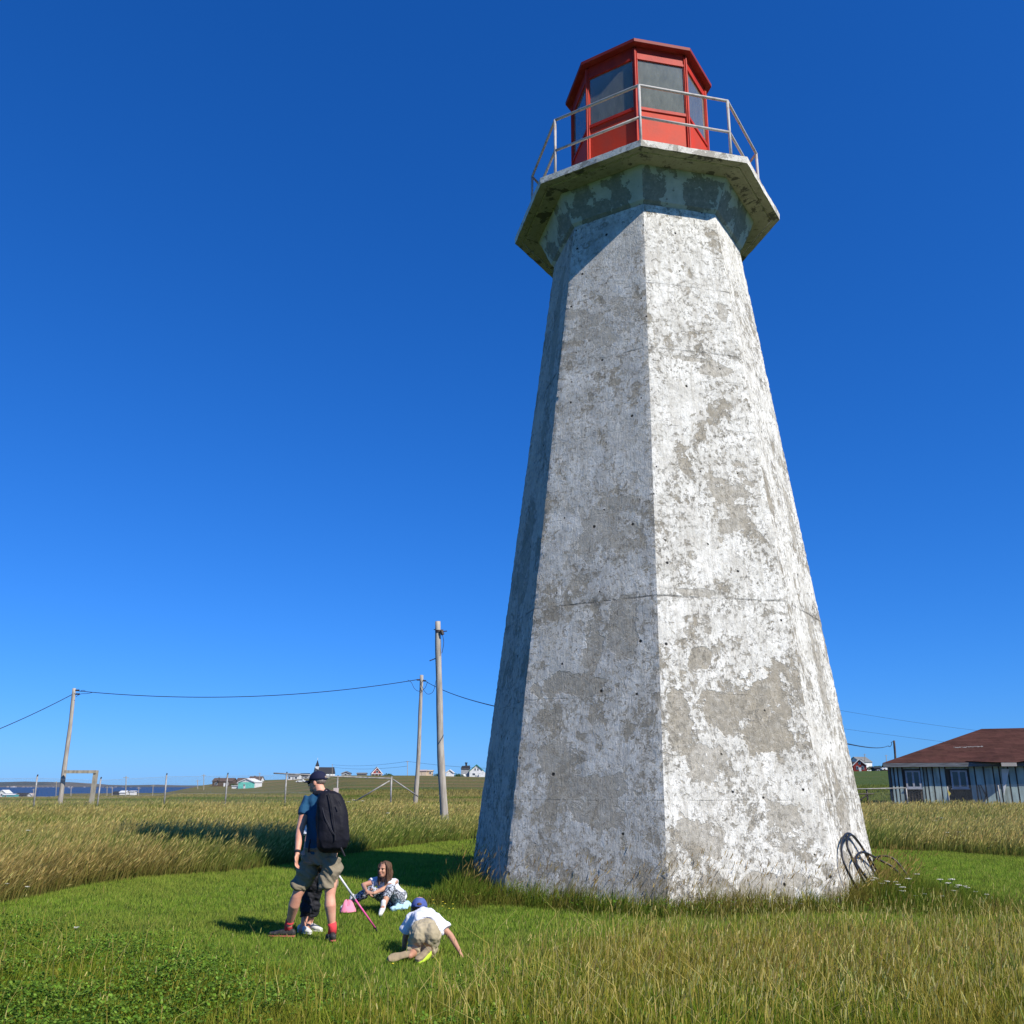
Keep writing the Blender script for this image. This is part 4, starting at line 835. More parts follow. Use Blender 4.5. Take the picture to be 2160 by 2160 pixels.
# ---------------------------------------------------------------- bushes on the skyline
M_leaf = mat("bush_leaves", (.035, .075, .015), .8, (.065, .11, .025), .8)
def bush(label, px, py, y, w, h, dp, n, group=None):
    b = W(px, py, y); b.z = min(b.z, zt(b.x, y) + .3); th = thing("bush", label, "bush", b, group); mb = MB(); rs = np.random.default_rng(int(px))
    lobes = [(rs.uniform(-.42, .42) * w, rs.uniform(-.3, .3) * dp, rs.uniform(.25, .72) * h, rs.uniform(.16, .3)) for _ in range(9)]
    for i in range(n):
        l = lobes[i % 9]; v = rs.normal(size=3); v /= np.linalg.norm(v); q = Vector((b.x + l[0] + v[0] * w * l[3], b.y + l[1] + v[1] * dp * l[3], b.z + max(0, l[2] + v[2] * h * l[3] * 1.2)))
        s = .05 * h + .12; e1 = Vector(rs.normal(size=3)).normalized() * s; e2 = e1.cross(Vector(rs.normal(size=3))).normalized() * s * .6
        mb.add([q - e1, q + e2, q + e1, q - e2], [(0, 1, 2, 3)])
    mb.build("foliage", M_leaf, th)
    mb = MB()
    for l in lobes[:5]: mb.tube([b + Vector((l[0] * .3, 0, -.4)), b + Vector((l[0], l[1], l[2]))], .05, 5)
    mb.build("stem", M_timber, th)
bush("dark round bush beside the red gabled house", 815, 1640, 470, 4.2, 1.9, 3, 500)
bush("small dark bush right of the red gabled house", 826, 1640, 465, 2.6, 1.2, 2, 260)
bush("tiny bush on the skyline left of the tallest pole", 921, 1638, 400, 3, 1.2, 2, 250)
bush("green bush between the white barn and the farmhouse", 966, 1642, 425, 5, 2.3, 3, 600)
bush("dark bush beside the dark shed on the left hillside", 494, 1660, 440, 2.8, 1.8, 2, 300)
bush("long dark hedge on the ridge behind the black shed", 1852, 1619, 380, 12, 2.2, 3, 1100)
bush("hedge on the ridge directly behind the red shed", 1895, 1619, 382, 12, 2.4, 3, 1100)
# ---------------------------------------------------------------- grass and flowers
def vn(x, y, s, seed=0):
    """smooth value noise in 0..1"""
    x = np.asarray(x) * s + seed * 17.3; y = np.asarray(y) * s + seed * 9.1
    xi = np.floor(x).astype(np.int64); yi = np.floor(y).astype(np.int64); fx = x - xi; fy_ = y - yi; fx = fx * fx * (3 - 2 * fx); fy_ = fy_ * fy_ * (3 - 2 * fy_)
    def h(a, b): 
        k = (a * 374761393 + b * 668265263 + seed * 1442695) & 0x7fffffff; k = (k ^ (k >> 13)) * 1274126177 & 0x7fffffff
        return ((k ^ (k >> 16)) & 0xffff) / 65535.
    return (h(xi, yi) * (1 - fx) + h(xi + 1, yi) * fx) * (1 - fy_) + (h(xi, yi + 1) * (1 - fx) + h(xi + 1, yi + 1) * fx) * fy_
def fbm(x, y, s, seed=0): return vn(x, y, s, seed) * .5 + vn(x, y, s * 2.1, seed + 1) * .3 + vn(x, y, s * 4.3, seed + 2) * .2
def grass_mat(name, trans=.38, rough=.75):
    m = bpy.data.materials.new(name); t = NT(m); a = t.n('ShaderNodeAttribute'); a.attribute_name = 'Col'
    t.put(t.b.inputs['Base Color'], a.outputs[0]); t.b.inputs['Roughness'].default_value = rough; t.b.inputs['Specular IOR Level'].default_value = .12
    tl = t.n('ShaderNodeBsdfTranslucent'); t.put(tl.inputs[0], a.outputs[0]); ms = t.n('ShaderNodeMixShader'); ms.inputs[0].default_value = trans
    out = [n for n in t.nt.nodes if n.type == 'OUTPUT_MATERIAL'][0]
    t.nt.links.new(t.b.outputs[0], ms.inputs[1]); t.nt.links.new(tl.outputs[0], ms.inputs[2]); t.nt.links.new(ms.outputs[0], out.inputs[0]); return m
M_grass = grass_mat("grass_blades")
class GR:
    def __init__(s): s.V = []; s.C = []; s.T = []; s.n = 0
    def push(s, V, C, T):       # V (N,k,3)  C (N,k,3)  T (t,3)
        N, k, _ = V.shape; s.V.append(V.reshape(-1, 3)); s.C.append(C.reshape(-1, 3))
        s.T.append((np.arange(N)[:, None, None] * k + np.array(T)[None] + s.n).reshape(-1, 3)); s.n += N * k
    def blades(s, x, y, z, h, w, lx, ly, ca, cb, simple=False, curl=.45):
        N = len(x); a = rng.uniform(0, 2 * np.pi, N); wx = np.cos(a) * w / 2; wy = np.sin(a) * w / 2
        P = np.stack([x, y, z], 1); Wv = np.stack([wx, wy, np.zeros(N)], 1)
        L = np.sqrt(lx ** 2 + ly ** 2); hz = h * np.sqrt(np.clip(1 - L ** 2, .08, 1)); tip = P + np.stack([lx * h, ly * h, hz], 1)
        mid = P + np.stack([lx * h * curl * .6, ly * h * curl * .6, hz * .56], 1)
        if simple:
            V = np.stack([P - Wv, P + Wv, tip], 1); C = np.stack([ca, ca, cb], 1); s.push(V, C, [(0, 1, 2)])
        else:
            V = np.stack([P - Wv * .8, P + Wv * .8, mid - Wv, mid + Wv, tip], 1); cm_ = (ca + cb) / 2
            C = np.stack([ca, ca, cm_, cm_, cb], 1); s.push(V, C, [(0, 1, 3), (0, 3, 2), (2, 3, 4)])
        return mid, tip
    def heads(s, mid, tip, ln, w, c, back=.15, q=(.3, .6, .7)):
        d = tip - mid; d /= np.linalg.norm(d, axis=1)[:, None] + 1e-9; N = len(tip)
        a = rng.uniform(0, 2 * np.pi, N); r = np.stack([np.cos(a), np.sin(a), np.zeros(N)], 1); s1 = np.cross(d, r); s1 /= np.linalg.norm(s1, axis=1)[:, None] + 1e-9; s2 = np.cross(d, s1)
        b = tip - d * (ln * back)[:, None]; e = b + d * ln[:, None]; m = b + d * (ln * q[0])[:, None]; m2 = b + d * (ln * q[1])[:, None]
        for sd in (s1, s2):
            V = np.stack([b, m - sd * w[:, None], m + sd * w[:, None], m2 - sd * w[:, None] * q[2], m2 + sd * w[:, None] * q[2], e], 1); C = np.repeat(c[:, None], 6, 1); s.push(V, C, [(0, 1, 2), (1, 4, 2), (1, 3, 4), (3, 5, 4)])
    def build(s, name, label, cat, m=M_grass, kind='stuff'):
        V = np.concatenate(s.V).astype(np.float32); C = np.concatenate(s.C).astype(np.float32); T = np.concatenate(s.T).astype(np.int32)
        me = bpy.data.meshes.new(name); me.vertices.add(len(V)); me.vertices.foreach_set('co', V.ravel()); me.loops.add(T.size); me.loops.foreach_set('vertex_index', T.ravel())
        me.polygons.add(len(T)); me.polygons.foreach_set('loop_start', np.arange(0, T.size, 3, dtype=np.int32)); me.polygons.foreach_set('loop_total', np.full(len(T), 3, np.int32)); me.update()
        at = me.color_attributes.new('Col', 'FLOAT_COLOR', 'POINT'); at.data.foreach_set('color', np.concatenate([C, np.ones((len(C), 1), np.float32)], 1).ravel().astype(np.float32))
        me.materials.append(m); o = bpy.data.objects.new(name, me); COL.objects.link(o); print(name, len(T)); return tag(o, label, cat, kind=kind)
GAIN = np.array([1., 1., 1.])
def col(N, *cs, jit=.25, wts=None):
    cs = np.array(cs) * GAIN; i = rng.choice(len(cs), N, p=wts); c = cs[i]; return c * (1 + rng.uniform(-jit, jit, (N, 1))) * (1 + rng.uniform(-.08, .08, (N, 3)))
def mixc(a, b, f): return a * (1 - f[:, None]) + b * f[:, None]
def scatter(n, y0, y1, pw=1.0, spread=.60, pad=1.6):
    """points in the wedge in front of the viewer; density per m2 goes as y**-pw"""
    v = rng.uniform(0, 1, n); e = 2 - pw
    y = (y0 ** e + v * (y1 ** e - y0 ** e)) ** (1 / e) if abs(e) > 1e-3 else y0 * (y1 / y0) ** v
    return rng.uniform(-1, 1, n) * (spread * y + pad), y
def topx(x, y, z=0):                         # where a ground point lands in the photo
    D = y * math.cos(PT) + (z - CAMH) * math.sin(PT); Uv = -y * math.sin(PT) + (z - CAMH) * math.cos(PT); return 1080 + x / D * FPX, 1080 - Uv / D * FPX
def towr(x, y):                              # octagon distance to the tower wall line
    a = np.arctan2(y - TY, x - TX) - (-math.pi / 2 + TPHI); r = np.hypot(x - TX, y - TY); a = np.mod(a, math.pi / 4) - math.pi / 8; return r * np.cos(a) - RB * math.cos(math.pi / 8)
# --- mown lawn
GAIN = np.array([2.0, 1.62, 1.6])
g = GR(); x, y = scatter(1000000, 7.0, 31.5, 1.25); k = inpoly(x, y, LAWN) & (towr(x, y) > 0); x, y = x[k], y[k]; N = len(x)
big = fbm(x, y, .55, 3); sm_ = fbm(x, y, 3.2, 5)
h = (.020 + .030 * rng.uniform(0, 1, N) + .035 * sm_) * (1 + .35 * (y > 17)); w = .0035 + .00038 * y
ca = col(N, (.085, .16, .018), (.06, .13, .015), (.12, .18, .025)); cb = col(N, (.155, .28, .028), (.11, .22, .022), (.22, .31, .05), (.33, .30, .12), wts=[.42, .33, .19, .06])
f = np.clip((big - .45) * 3.0, 0, 1) * .65; cb = mixc(cb, col(N, (.17, .235, .035), (.20, .22, .05)), f)
fy2 = np.clip((y - 17) / 8, 0, 1) * .35; cb = mixc(cb, col(N, (.17, .25, .03)), fy2)
stripe = .5 + .5 * np.sin((x * .35 + y) * 5.2); cb *= (1 + .10 * (stripe - .5) * (y > 16))[:, None]
cl = np.clip((.44 - sm_) * 5, 0, 1); cb = mixc(cb, cb * .55, cl)
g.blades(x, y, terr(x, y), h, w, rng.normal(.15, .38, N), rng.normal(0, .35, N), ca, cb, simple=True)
g.build("lawn_grass", "short mown green lawn around the lighthouse and the people", "grass")
GAIN = np.array([2.0, 1.72, .85])
# --- near grass: photo-measured lower front edge of the mown area
TH = np.array([[-400, 1905], [0, 1925], [150, 1945], [330, 1965], [500, 2018], [700, 2062], [850, 2078], [1000, 2045], [1150, 1985], [1300, 1955], [1500, 1945], [1800, 1935], [2160, 1925], [2600, 1900]])
def nearw(x, y):
    px, py = topx(x, y); thr = np.interp(px, TH[:, 0], TH[:, 1]); return np.clip((py - thr + (fbm(x, y, 1.1, 8) - .5) * 80) / 110, 0, 1), px, py
g = GR(); x, y = scatter(250000, 6.2, 14.5, 1.0, .62, 1.2); wgt, px, py = nearw(x, y); k = rng.uniform(0, 1, len(x)) < wgt ** .8; k &= towr(x, y) > .05; x, y, wgt, px = x[k], y[k], wgt[k], px[k]; N = len(x)
patch_ = fbm(x, y, 1.4, 12); h = (.05 + .13 * wgt) * rng.uniform(.5, 1.25, N) * (.7 + .6 * patch_); h *= np.clip(.65 + (px - 300) / 1500, .65, 1.15)
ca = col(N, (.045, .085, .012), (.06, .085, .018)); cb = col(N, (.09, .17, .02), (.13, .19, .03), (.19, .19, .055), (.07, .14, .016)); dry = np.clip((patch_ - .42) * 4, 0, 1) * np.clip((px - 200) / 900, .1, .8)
cb = mixc(cb, col(N, (.24, .20, .08), (.19, .16, .055), (.15, .16, .04)), dry)
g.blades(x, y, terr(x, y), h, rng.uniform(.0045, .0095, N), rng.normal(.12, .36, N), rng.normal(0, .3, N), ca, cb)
# straw-coloured timothy stalks with cylindrical heads
x, y = scatter(26000, 6.2, 13.2, 1.0, .62, 1.2); wgt, px, py = nearw(x, y); dn = np.clip((px - 450) / 650, .09, 1) * (.35 + 1.1 * fbm(x, y, .9, 21)); k = (rng.uniform(0, 1, len(x)) < wgt * dn * .58) & (towr(x, y) > .1); x, y = x[k], y[k]; N = len(x)
h = rng.uniform(.15, .42, N); lx, ly = rng.normal(.08, .14, N), rng.normal(0, .12, N)
ca = col(N, (.16, .17, .05), (.20, .18, .07)); cb = col(N, (.30, .28, .12), (.24, .23, .09))
mid, tip = g.blades(x, y, terr(x, y), h, np.full(N, .0042), lx, ly, ca, cb)
g.heads(mid, tip, rng.uniform(.030, .100, N) * np.clip(.55 + x * .12, .5, 1), rng.uniform(.0022, .0048, N) * np.clip(.75 + x * .1, .7, 1), col(N, (.32, .33, .24), (.25, .27, .14), (.36, .35, .28), (.18, .22, .10)), q=(.06, .94, .9))
# long bleached stems, many of them kinked over by the wind
x, y = scatter(5200, 6.4, 11.5, 1.0, .60, .8); wgt, px, py = nearw(x, y); k = rng.uniform(0, 1, len(x)) < wgt * np.clip((px - 700) / 800, .05, .6); x, y = x[k], y[k]; N = len(x); a_ = rng.uniform(0, 6.28, N); l_ = rng.uniform(.15, .85, N)
mid, tip = g.blades(x, y, terr(x, y), rng.uniform(.35, .62, N), np.full(N, .0052), np.cos(a_) * l_, np.sin(a_) * l_ * .6, col(N, (.22, .21, .10)), col(N, (.36, .33, .24), (.30, .28, .16)), curl=.2)
# reddish brown finer bents behind them
x, y = scatter(34000, 7.5, 14.5, 1.0, .62, 1.2); wgt, px, py = nearw(x, y); k = (rng.uniform(0, 1, len(x)) < wgt * np.clip((px - 900) / 700, .03, 1) * .6 * fbm(x, y, .8, 31)) & (towr(x, y) > .1); x, y = x[k], y[k]; N = len(x)
mid, tip = g.blades(x, y, terr(x, y), rng.uniform(.2, .42, N), np.full(N, .0028), rng.normal(.18, .12, N), rng.normal(0, .12, N), col(N, (.12, .13, .05)), col(N, (.16, .14, .08), (.14, .15, .06)))
g.heads(mid, tip, rng.uniform(.05, .12, N), np.full(N, .003), col(N, (.17, .14, .09), (.22, .20, .12)))
g.build("meadow_grass", "rough green and straw coloured grass along the bottom of the picture", "grass")
GAIN = np.array([2.3, 1.8, 1.3])
# --- clover carpet, lower left
g = GR(); x, y = scatter(90000, 6.4, 12.2, .8, .62, 1.0); wgt, px, py = nearw(x, y); pr_ = fbm(x, y, 1.2, 41)
k = rng.uniform(0, 1, len(x)) < wgt * np.clip((1250 - px) / 500, .04, 1) * np.clip((pr_ - .30) * 4.5, 0, 1); x, y, wgt = x[k], y[k], wgt[k]; N = len(x)
cm2 = fbm(x, y, 4.0, 43); z = terr(x, y) + (.35 + 1.3 * cm2) * rng.uniform(.03, .17, N) * (.4 + .6 * wgt) * (.5 + pr_[k]); 
for lf in range(3):
    a = rng.uniform(0, 2 * np.pi, N) + lf * 2.1; ln = rng.uniform(.014, .032, N); w = ln * .36; el = rng.uniform(-.2, .9, N)
    d = np.stack([np.cos(a) * np.cos(el), np.sin(a) * np.cos(el), np.sin(el)], 1); sd = np.stack([-np.sin(a), np.cos(a), rng.uniform(-.4, .4, N)], 1)
    P = np.stack([x, y, z], 1); m1_ = P + d * (ln * .45)[:, None]; m2_ = P + d * (ln * .8)[:, None]; e_ = P + d * ln[:, None]
    V = np.stack([P, m1_ - sd * w[:, None], m1_ + sd * w[:, None], m2_ - sd * (w * .8)[:, None], m2_ + sd * (w * .8)[:, None], e_], 1)
    c_ = col(N, (.045, .11, .016), (.065, .15, .02), (.09, .18, .035), (.035, .08, .015)); C = np.repeat(c_[:, None], 6, 1); g.push(V, C, [(0, 1, 2), (1, 3, 2), (2, 3, 4), (3, 5, 4)])
g.build("clover_leaves", "dark green clover and low leaves in the lower left corner", "ground cover")
GAIN = np.array([2.0, 2.0, 1.45])
# --- tall meadow outside the mown circle
def edge_d(x, y):
    d = np.full(len(x), 99.); n = len(LAWN)
    for i in range(n):
        ax, ay = LAWN[i]; bx, by = LAWN[(i + 1) % n]; t_ = np.clip(((x - ax) * (bx - ax) + (y - ay) * (by - ay)) / ((bx - ax) ** 2 + (by - ay) ** 2), 0, 1); d = np.minimum(d, np.hypot(x - ax - t_ * (bx - ax), y - ay - t_ * (by - ay)))
    return d
GREEN = [(.055, .105, .014), (.075, .125, .02), (.04, .085, .012)]; STRAW = [(.25, .205, .085), (.20, .165, .065), (.30, .255, .12), (.17, .15, .05)]
g = GR(); x, y = scatter(560000, 9.5, 60, 1.45, .60, 2.0); k = ~inpoly(x, y, LAWN); k &= ~((y < 13.6) & (x > -7)); x, y = x[k], y[k]
e = edge_d(x, y); k = rng.uniform(0, 1, len(x)) < np.where(e < 1.6, 1, .62); x, y, e = x[k], y[k], e[k]; N = len(x)
m1_ = fbm(x, y * 2.0, .13, 51); m2_ = fbm(x, y, .6, 55); gf = np.clip((m1_ - .46) * 5 + (m2_ - .5) * 2.5, 0, 1)
gf = np.maximum(gf, np.clip(1.3 - np.abs(y - 32 - .25 * (x + 5)) / 2.0, 0, 1) * np.clip((x + 7.5) / 1.2, 0, 1) * np.clip((-1.2 - x) / 1, 0, 1))
weed = np.zeros(len(x))
for wx, wy, wr in ((-23.5, 49, 2.2), (-21, 50, 1.6), (-18.5, 50, 1.8), (-17, 47, 1.3), (-9.6, 50, 2.4), (-8.6, 47, 1.6), (-4.6, 44, 1.2), (-12.4, 51, 1.5), (25, 57, 1.5)): weed = np.maximum(weed, np.clip(1.4 - np.hypot(x - wx, y - wy) / wr, 0, 1))
gf = np.maximum(gf, weed)
h = .50 + .30 * m2_ + .1 * m1_; h = h * rng.uniform(.62, 1.1, N); h *= np.where(y > 30, np.interp(y, [30, 60], [1, .78]), 1); h *= np.interp(e, [0, .5, 1.2], [.55, .9, 1]); h *= np.where(gf > .6, .8, 1) * (1 + .55 * weed)
w = .0045 + .00042 * y
ca = col(N, (.075, .085, .022), (.10, .085, .03)); cb = mixc(col(N, *STRAW), col(N, *GREEN), gf * .85)
low = rng.uniform(0, 1, N) < .42; h[low] *= .62; cb[low] = col(low.sum(), (.07, .10, .02), (.10, .11, .03), (.13, .11, .04), jit=.3)
lft = np.clip((-5.5 - x) / 1.5, 0, 1) * np.clip((24 - y) / 5, 0, 1); brown = lft * (rng.uniform(0, 1, N) < .75) * np.clip(1.2 - e * .35, 0, 1); cb = mixc(cb, col(N, (.15, .105, .042), (.19, .135, .06), (.12, .085, .035)), brown)
gedge = np.clip(1 - e / .5, 0, 1) * (x > -4.4); cb = mixc(cb, col(N, (.06, .11, .016)), gedge * .8)
wind = .22 + .25 * fbm(x, y, .35, 60)
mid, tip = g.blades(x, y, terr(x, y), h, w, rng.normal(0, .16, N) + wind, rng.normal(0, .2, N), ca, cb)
hd = (rng.uniform(0, 1, N) < np.where(low, 0, .45) * (1 - .6 * gf)); hc = mixc(col(N, (.36, .30, .15), (.29, .235, .11), (.25, .19, .09)), col(N, (.19, .20, .07)), gf * .7); hc = mixc(hc, col(N, (.24, .175, .085)), brown * .8)
g.heads(mid[hd], tip[hd], (rng.uniform(.06, .13, N) * (1 + y * .012))[hd], (w * .55)[hd], hc[hd], .5)
g.build("tall_grass", "tall wind-bent straw and green meadow grass around the mown lawn", "grass")
# coarse tufts further off
g = GR(); x, y = scatter(210000, 58, 150, 1.6, .60, 3); N = len(x); m1_ = fbm(x, y * 2.2, .07, 71); gf = np.clip((m1_ - .48) * 5, 0, 1)
gf = np.maximum(gf, (x > 22) * (y > 66) * .7)
cb = mixc(col(N, (.20, .165, .07), (.15, .125, .05), (.23, .19, .09)), col(N, (.065, .105, .018), (.09, .125, .028)), gf)
lx_ = (x - DO.x) * math.cos(DA) - (y - DO.y) * math.sin(DA); ly_ = (x - DO.x) * math.sin(DA) + (y - DO.y) * math.cos(DA); k = ~((lx_ > -.2) & (ly_ > -.1) & (ly_ < 14)); x, y, cb, N = x[k], y[k], cb[k], int(k.sum())
g.blades(x, y, terr(x, y), rng.uniform(.15, .42, N) * np.interp(y, [58, 75, 110], [1.25, .9, .8]), .03 + .0006 * y, rng.normal(.3, .2, N), rng.normal(0, .2, N), cb * .7, cb, simple=True)
g.build("distant_grass", "coarse pale and green grass beyond the fence line", "grass")
GAIN = np.array([1.9, 1.75, 1.0])
# --- uncut fringe round the tower foot
def fringe(x, y):
    t_ = towr(x, y); px, py = topx(x, y); f = np.clip(1 - (t_ - .03) / (.20 + .75 * fbm(x, y, 1.2, 81)), 0, 1) ** .7 * (t_ > .02)
    # thicker clump at the right-hand corner and at the left corner
    f = np.maximum(f, np.clip(1.25 - np.hypot((x - 5.7) / 1.25, (y - 14.1) / 1.35), 0, 1) * (t_ > .05) * 1.0)
    f = np.maximum(f, np.clip(1.2 - np.hypot((x + .75) / .55, (y - 14.5) / 1.0), 0, 1) * (t_ > .02)); return np.clip(f, 0, 1)
g = GR(); x = rng.uniform(-3, 9, 330000); y = rng.uniform(10.8, 21, 330000); f = fringe(x, y); k = rng.uniform(0, 1, len(x)) < f * 1.3 * np.clip((20 - y) / 3, .3, 1); x, y, f = x[k], y[k], f[k]; N = len(x)
h = (.10 + .24 * f) * rng.uniform(.4, 1.35, N) * (.55 + .9 * fbm(x, y, 1.6, 84)); cb = col(N, (.07, .13, .018), (.10, .15, .028), (.13, .15, .035), (.045, .095, .014)); cb = mixc(cb, col(N, (.16, .12, .05), (.20, .155, .07)), np.clip((fbm(x, y, 1.6, 82) - .48) * 5, 0, .75))
g.blades(x, y, terr(x, y), h, rng.uniform(.004, .009, N), rng.normal(.2, .3, N), rng.normal(-.1, .3, N), col(N, (.045, .07, .012), (.06, .07, .02)), cb)
x = rng.uniform(-3, 8, 60000); y = rng.uniform(11, 17, 60000); f = fringe(x, y) * (towr(x, y) < .7); k = rng.uniform(0, 1, len(x)) < f * .22 * (.4 + fbm(x, y, 1.1, 85)) ; x, y = x[k], y[k]; N = len(x)
mid, tip = g.blades(x, y, terr(x, y), rng.uniform(.35, .85, N) * (.6 + .6 * fbm(x, y, .9, 86)), np.full(N, .0036), rng.normal(.30, .18, N), rng.normal(0, .15, N), col(N, (.10, .09, .03)), col(N, (.17, .13, .055), (.13, .10, .045)))
g.heads(mid, tip, rng.uniform(.06, .13, N), np.full(N, .005), col(N, (.18, .135, .075), (.25, .20, .11), (.13, .09, .05)), .5)
x = rng.uniform(-3, 8, 60000); y = rng.uniform(11, 17, 60000); t_ = towr(x, y); k = (t_ > .1) & (t_ < 1.1) & (rng.uniform(0, 1, len(x)) < .55 * fringe(x, y)); x, y = x[k], y[k]; N = len(x)   # broad leaves
z = terr(x, y) + rng.uniform(.02, .2, N); a = rng.uniform(0, 6.28, N); ln = rng.uniform(.02, .05, N); d = np.stack([np.cos(a), np.sin(a), rng.uniform(-.2, .8, N)], 1); sd = np.stack([-np.sin(a), np.cos(a), rng.uniform(-.4, .4, N)], 1); P = np.stack([x, y, z], 1)
V = np.stack([P, P + d * (ln * .5)[:, None] - sd * (ln * .3)[:, None], P + d * (ln * .5)[:, None] + sd * (ln * .3)[:, None], P + d * ln[:, None]], 1); c_ = col(N, (.05, .12, .015), (.08, .16, .025), (.035, .08, .012)); g.push(V, np.repeat(c_[:, None], 4, 1), [(0, 1, 2), (1, 3, 2)])
g.build("tower_foot_grass", "dark uncut grass and brown seed stalks fringing the foot of the lighthouse", "grass")
# --- yarrow and yellow flowers
M_stem = mat("flower_stem", (.07, .13, .03), .7); M_petal = mat("white_petals", (.72, .70, .60), .7, (.55, .52, .42), 60); M_yel = mat("yellow_petals", (.75, .60, .04), .6)
def umbel(x, y, h, s, rs, name="yarrow", m=M_petal, label="white yarrow flower standing in the grass right of the lighthouse foot", group="white yarrow by the lighthouse foot"):
    z = zt(x, y); th = thing(name, label, "flower", (x, y, z), group); lean = Vector((rs.uniform(-.05, .12), rs.uniform(-.05, .05), 0)); top = Vector((x, y, z + h)) + lean
    mb = MB(); mb.tube([(x, y, z), Vector((x, y, z + h * .6)) + lean * .4, top], .0022, 5)
    fm = MB(); nh = 11 if name == "yarrow" else 1
    for i in range(nh):
        a = i * 2.4; r = s * math.sqrt(i / nh); c = top + Vector((math.cos(a) * r, math.sin(a) * r, rs.uniform(.0, .008) + .01)); mb.tube([top - Vector((0, 0, .02)), c], .0012, 4)
        fm.ell(c, (s * .24, s * .24, s * .09) if nh > 1 else (s, s, s * .35), n=8)
    mb.build("stem", M_stem, th); fm.build("flower_head", m, th)
rs = random.Random(5)
for px, py in [(1834, 1860), (1842, 1864), (1852, 1862), (1862, 1867), (1870, 1872), (1880, 1874), (1888, 1868), (1896, 1878), (1905, 1880), (1914, 1876), (1918, 1862), (1922, 1852), (1888, 1888), (1902, 1890), (1946, 1894), (1990, 1864), (2000, 1863), (2010, 1864), (1996, 1871), (2020, 1876), (2026, 1879), (2036, 1878), (2008, 1887), (2052, 1892), (2064, 1893), (2070, 1896), (1976, 1912), (1982, 1917), (1925, 1925)]:
    y = rs.uniform(13.3, 14.6); p = W(px, py, y)
    umbel(p.x, p.y, max(.12, p.z) + .04, rs.uniform(.030, .046), rs)
for px, py in [(1975, 1732), (1985, 1726), (2052, 1732), (1998, 1757), (2016, 1756), (2020, 1762), (2010, 1768), (2024, 1774), (2006, 1776), (1868, 1730), (1964, 1740), (1996, 1772), (2034, 1781)]:
    y = rs.uniform(25.6, 27.5) if py > 1745 else rs.uniform(31, 34); p = W(px, py, y); umbel(p.x, p.y, max(.3, p.z - zt(p.x, p.y)), rs.uniform(.05, .075), rs, label="white flower standing in the tall grass in front of the derelict building", group="white flowers in the right hand tall grass")
for px, py, y in [(54, 1753, 19.5), (138, 1960, 10.2), (46, 1872, 14.6), (22, 1866, 14.5), (700, 1712, 33), (735, 1692, 42), (760, 1690, 43), (820, 1716, 31), (742, 1688, 45)]:
    p = W(px, py, y); umbel(p.x, p.y, max(.08, p.z - zt(p.x, p.y)), .03 * (y / 12) ** .8, rs, label="single white flower head in the grass on the left side of the picture", group="white flowers on the left side")
for px, py in [(906, 1908), (921, 1900), (926, 1903), (925, 1914), (936, 1919), (924, 1909), (940, 1910), (830, 2052), (951, 1936)]:
    p = W(px, py, 13.2 if py < 2000 else 9.2); umbel(p.x, p.y, max(.05, p.z), .012, rs, "dandelion", M_yel, "small yellow flower on the lawn near the crawling child", "yellow flowers near the child")
# ---------------------------------------------------------------- people
M_skin = mat("skin_fair", (.68, .36, .24), .55, (.60, .27, .18), 9, .12, 60, spec=.35)
M_skin2 = mat("skin_tanned", (.50, .27, .17), .55, (.42, .20, .13), 9, .12, 60, spec=.35)
M_hairg = mat("grey_stubble", (.30, .25, .21), .9, (.20, .15, .12), 60)
M_hairb = mat("brown_hair", (.075, .036, .018), .6, (.13, .068, .034), 14, .6, 60, stretch=(6, 6, .6), spec=.45)
M_eye = mat("dark_eye", (.02, .015, .012), .3); M_lip = mat("lips", (.38, .13, .11), .5)
M_navyT = mat("blue_tshirt", (.016, .088, .175), .85, (.012, .062, .13), 5, .3, 90)
M_short = mat("olive_shorts_cloth", (.255, .215, .145), .9, (.20, .165, .11), 7, .35, 60)
M_navyC = mat("navy_cap_cloth", (.008, .010, .035), .8, bump=.2, bscale=200)
M_blueC = mat("faded_blue_cap_cloth", (.055, .085, .26), .85, (.08, .115, .31), 12, .2, 200)
M_black = mat("black_cloth", (.012, .012, .016), .75, (.020, .020, .026), 8, .35, 50)
M_pack = mat("black_nylon", (.009, .009, .013), .6, (.015, .015, .022), 6, .4, 35, spec=.12)
M_white = mat("white_cotton", (.74, .75, .80), .9, (.66, .68, .75), 6, .3, 50)
M_khaki = mat("khaki_cloth", (.44, .37, .24), .9, (.36, .30, .19), 8, .35, 60)
M_redsock = mat("coral_red_sock", (.75, .06, .07), .9); M_wsock = mat("white_sock", (.72, .71, .70), .9, (.55, .54, .52), 20)
M_shoe = mat("black_shoe", (.020, .018, .018), .6, (.06, .055, .05), 30); M_sole = mat("pinkish_red_sole", (.42, .09, .08), .7)
M_wshoe = mat("white_shoe", (.72, .70, .64), .7, (.60, .58, .52), 30); M_tsole = mat("worn_tan_sole", (.33, .25, .15), .85, (.20, .155, .10), 14)
M_lime = mat("lime_trim", (.55, .75, .06), .6); M_pink = mat("pink_cloth", (.80, .26, .36), .85, (.72, .20, .30), 8); M_pale = mat("pale_blue_cloth", (.36, .58, .74), .85, (.44, .64, .78), 8)
m = bpy.data.materials.new("speckled_trousers"); t = NT(m); pos = t.n('ShaderNodeTexCoord').outputs['Object']
t.put(t.b.inputs['Base Color'], t.mix(t.rng(t.noise(pos, 48, 3, .6), .475, .54), (.018, .022, .035), (.46, .49, .54))); t.b.inputs['Roughness'].default_value = .9; M_speck = m

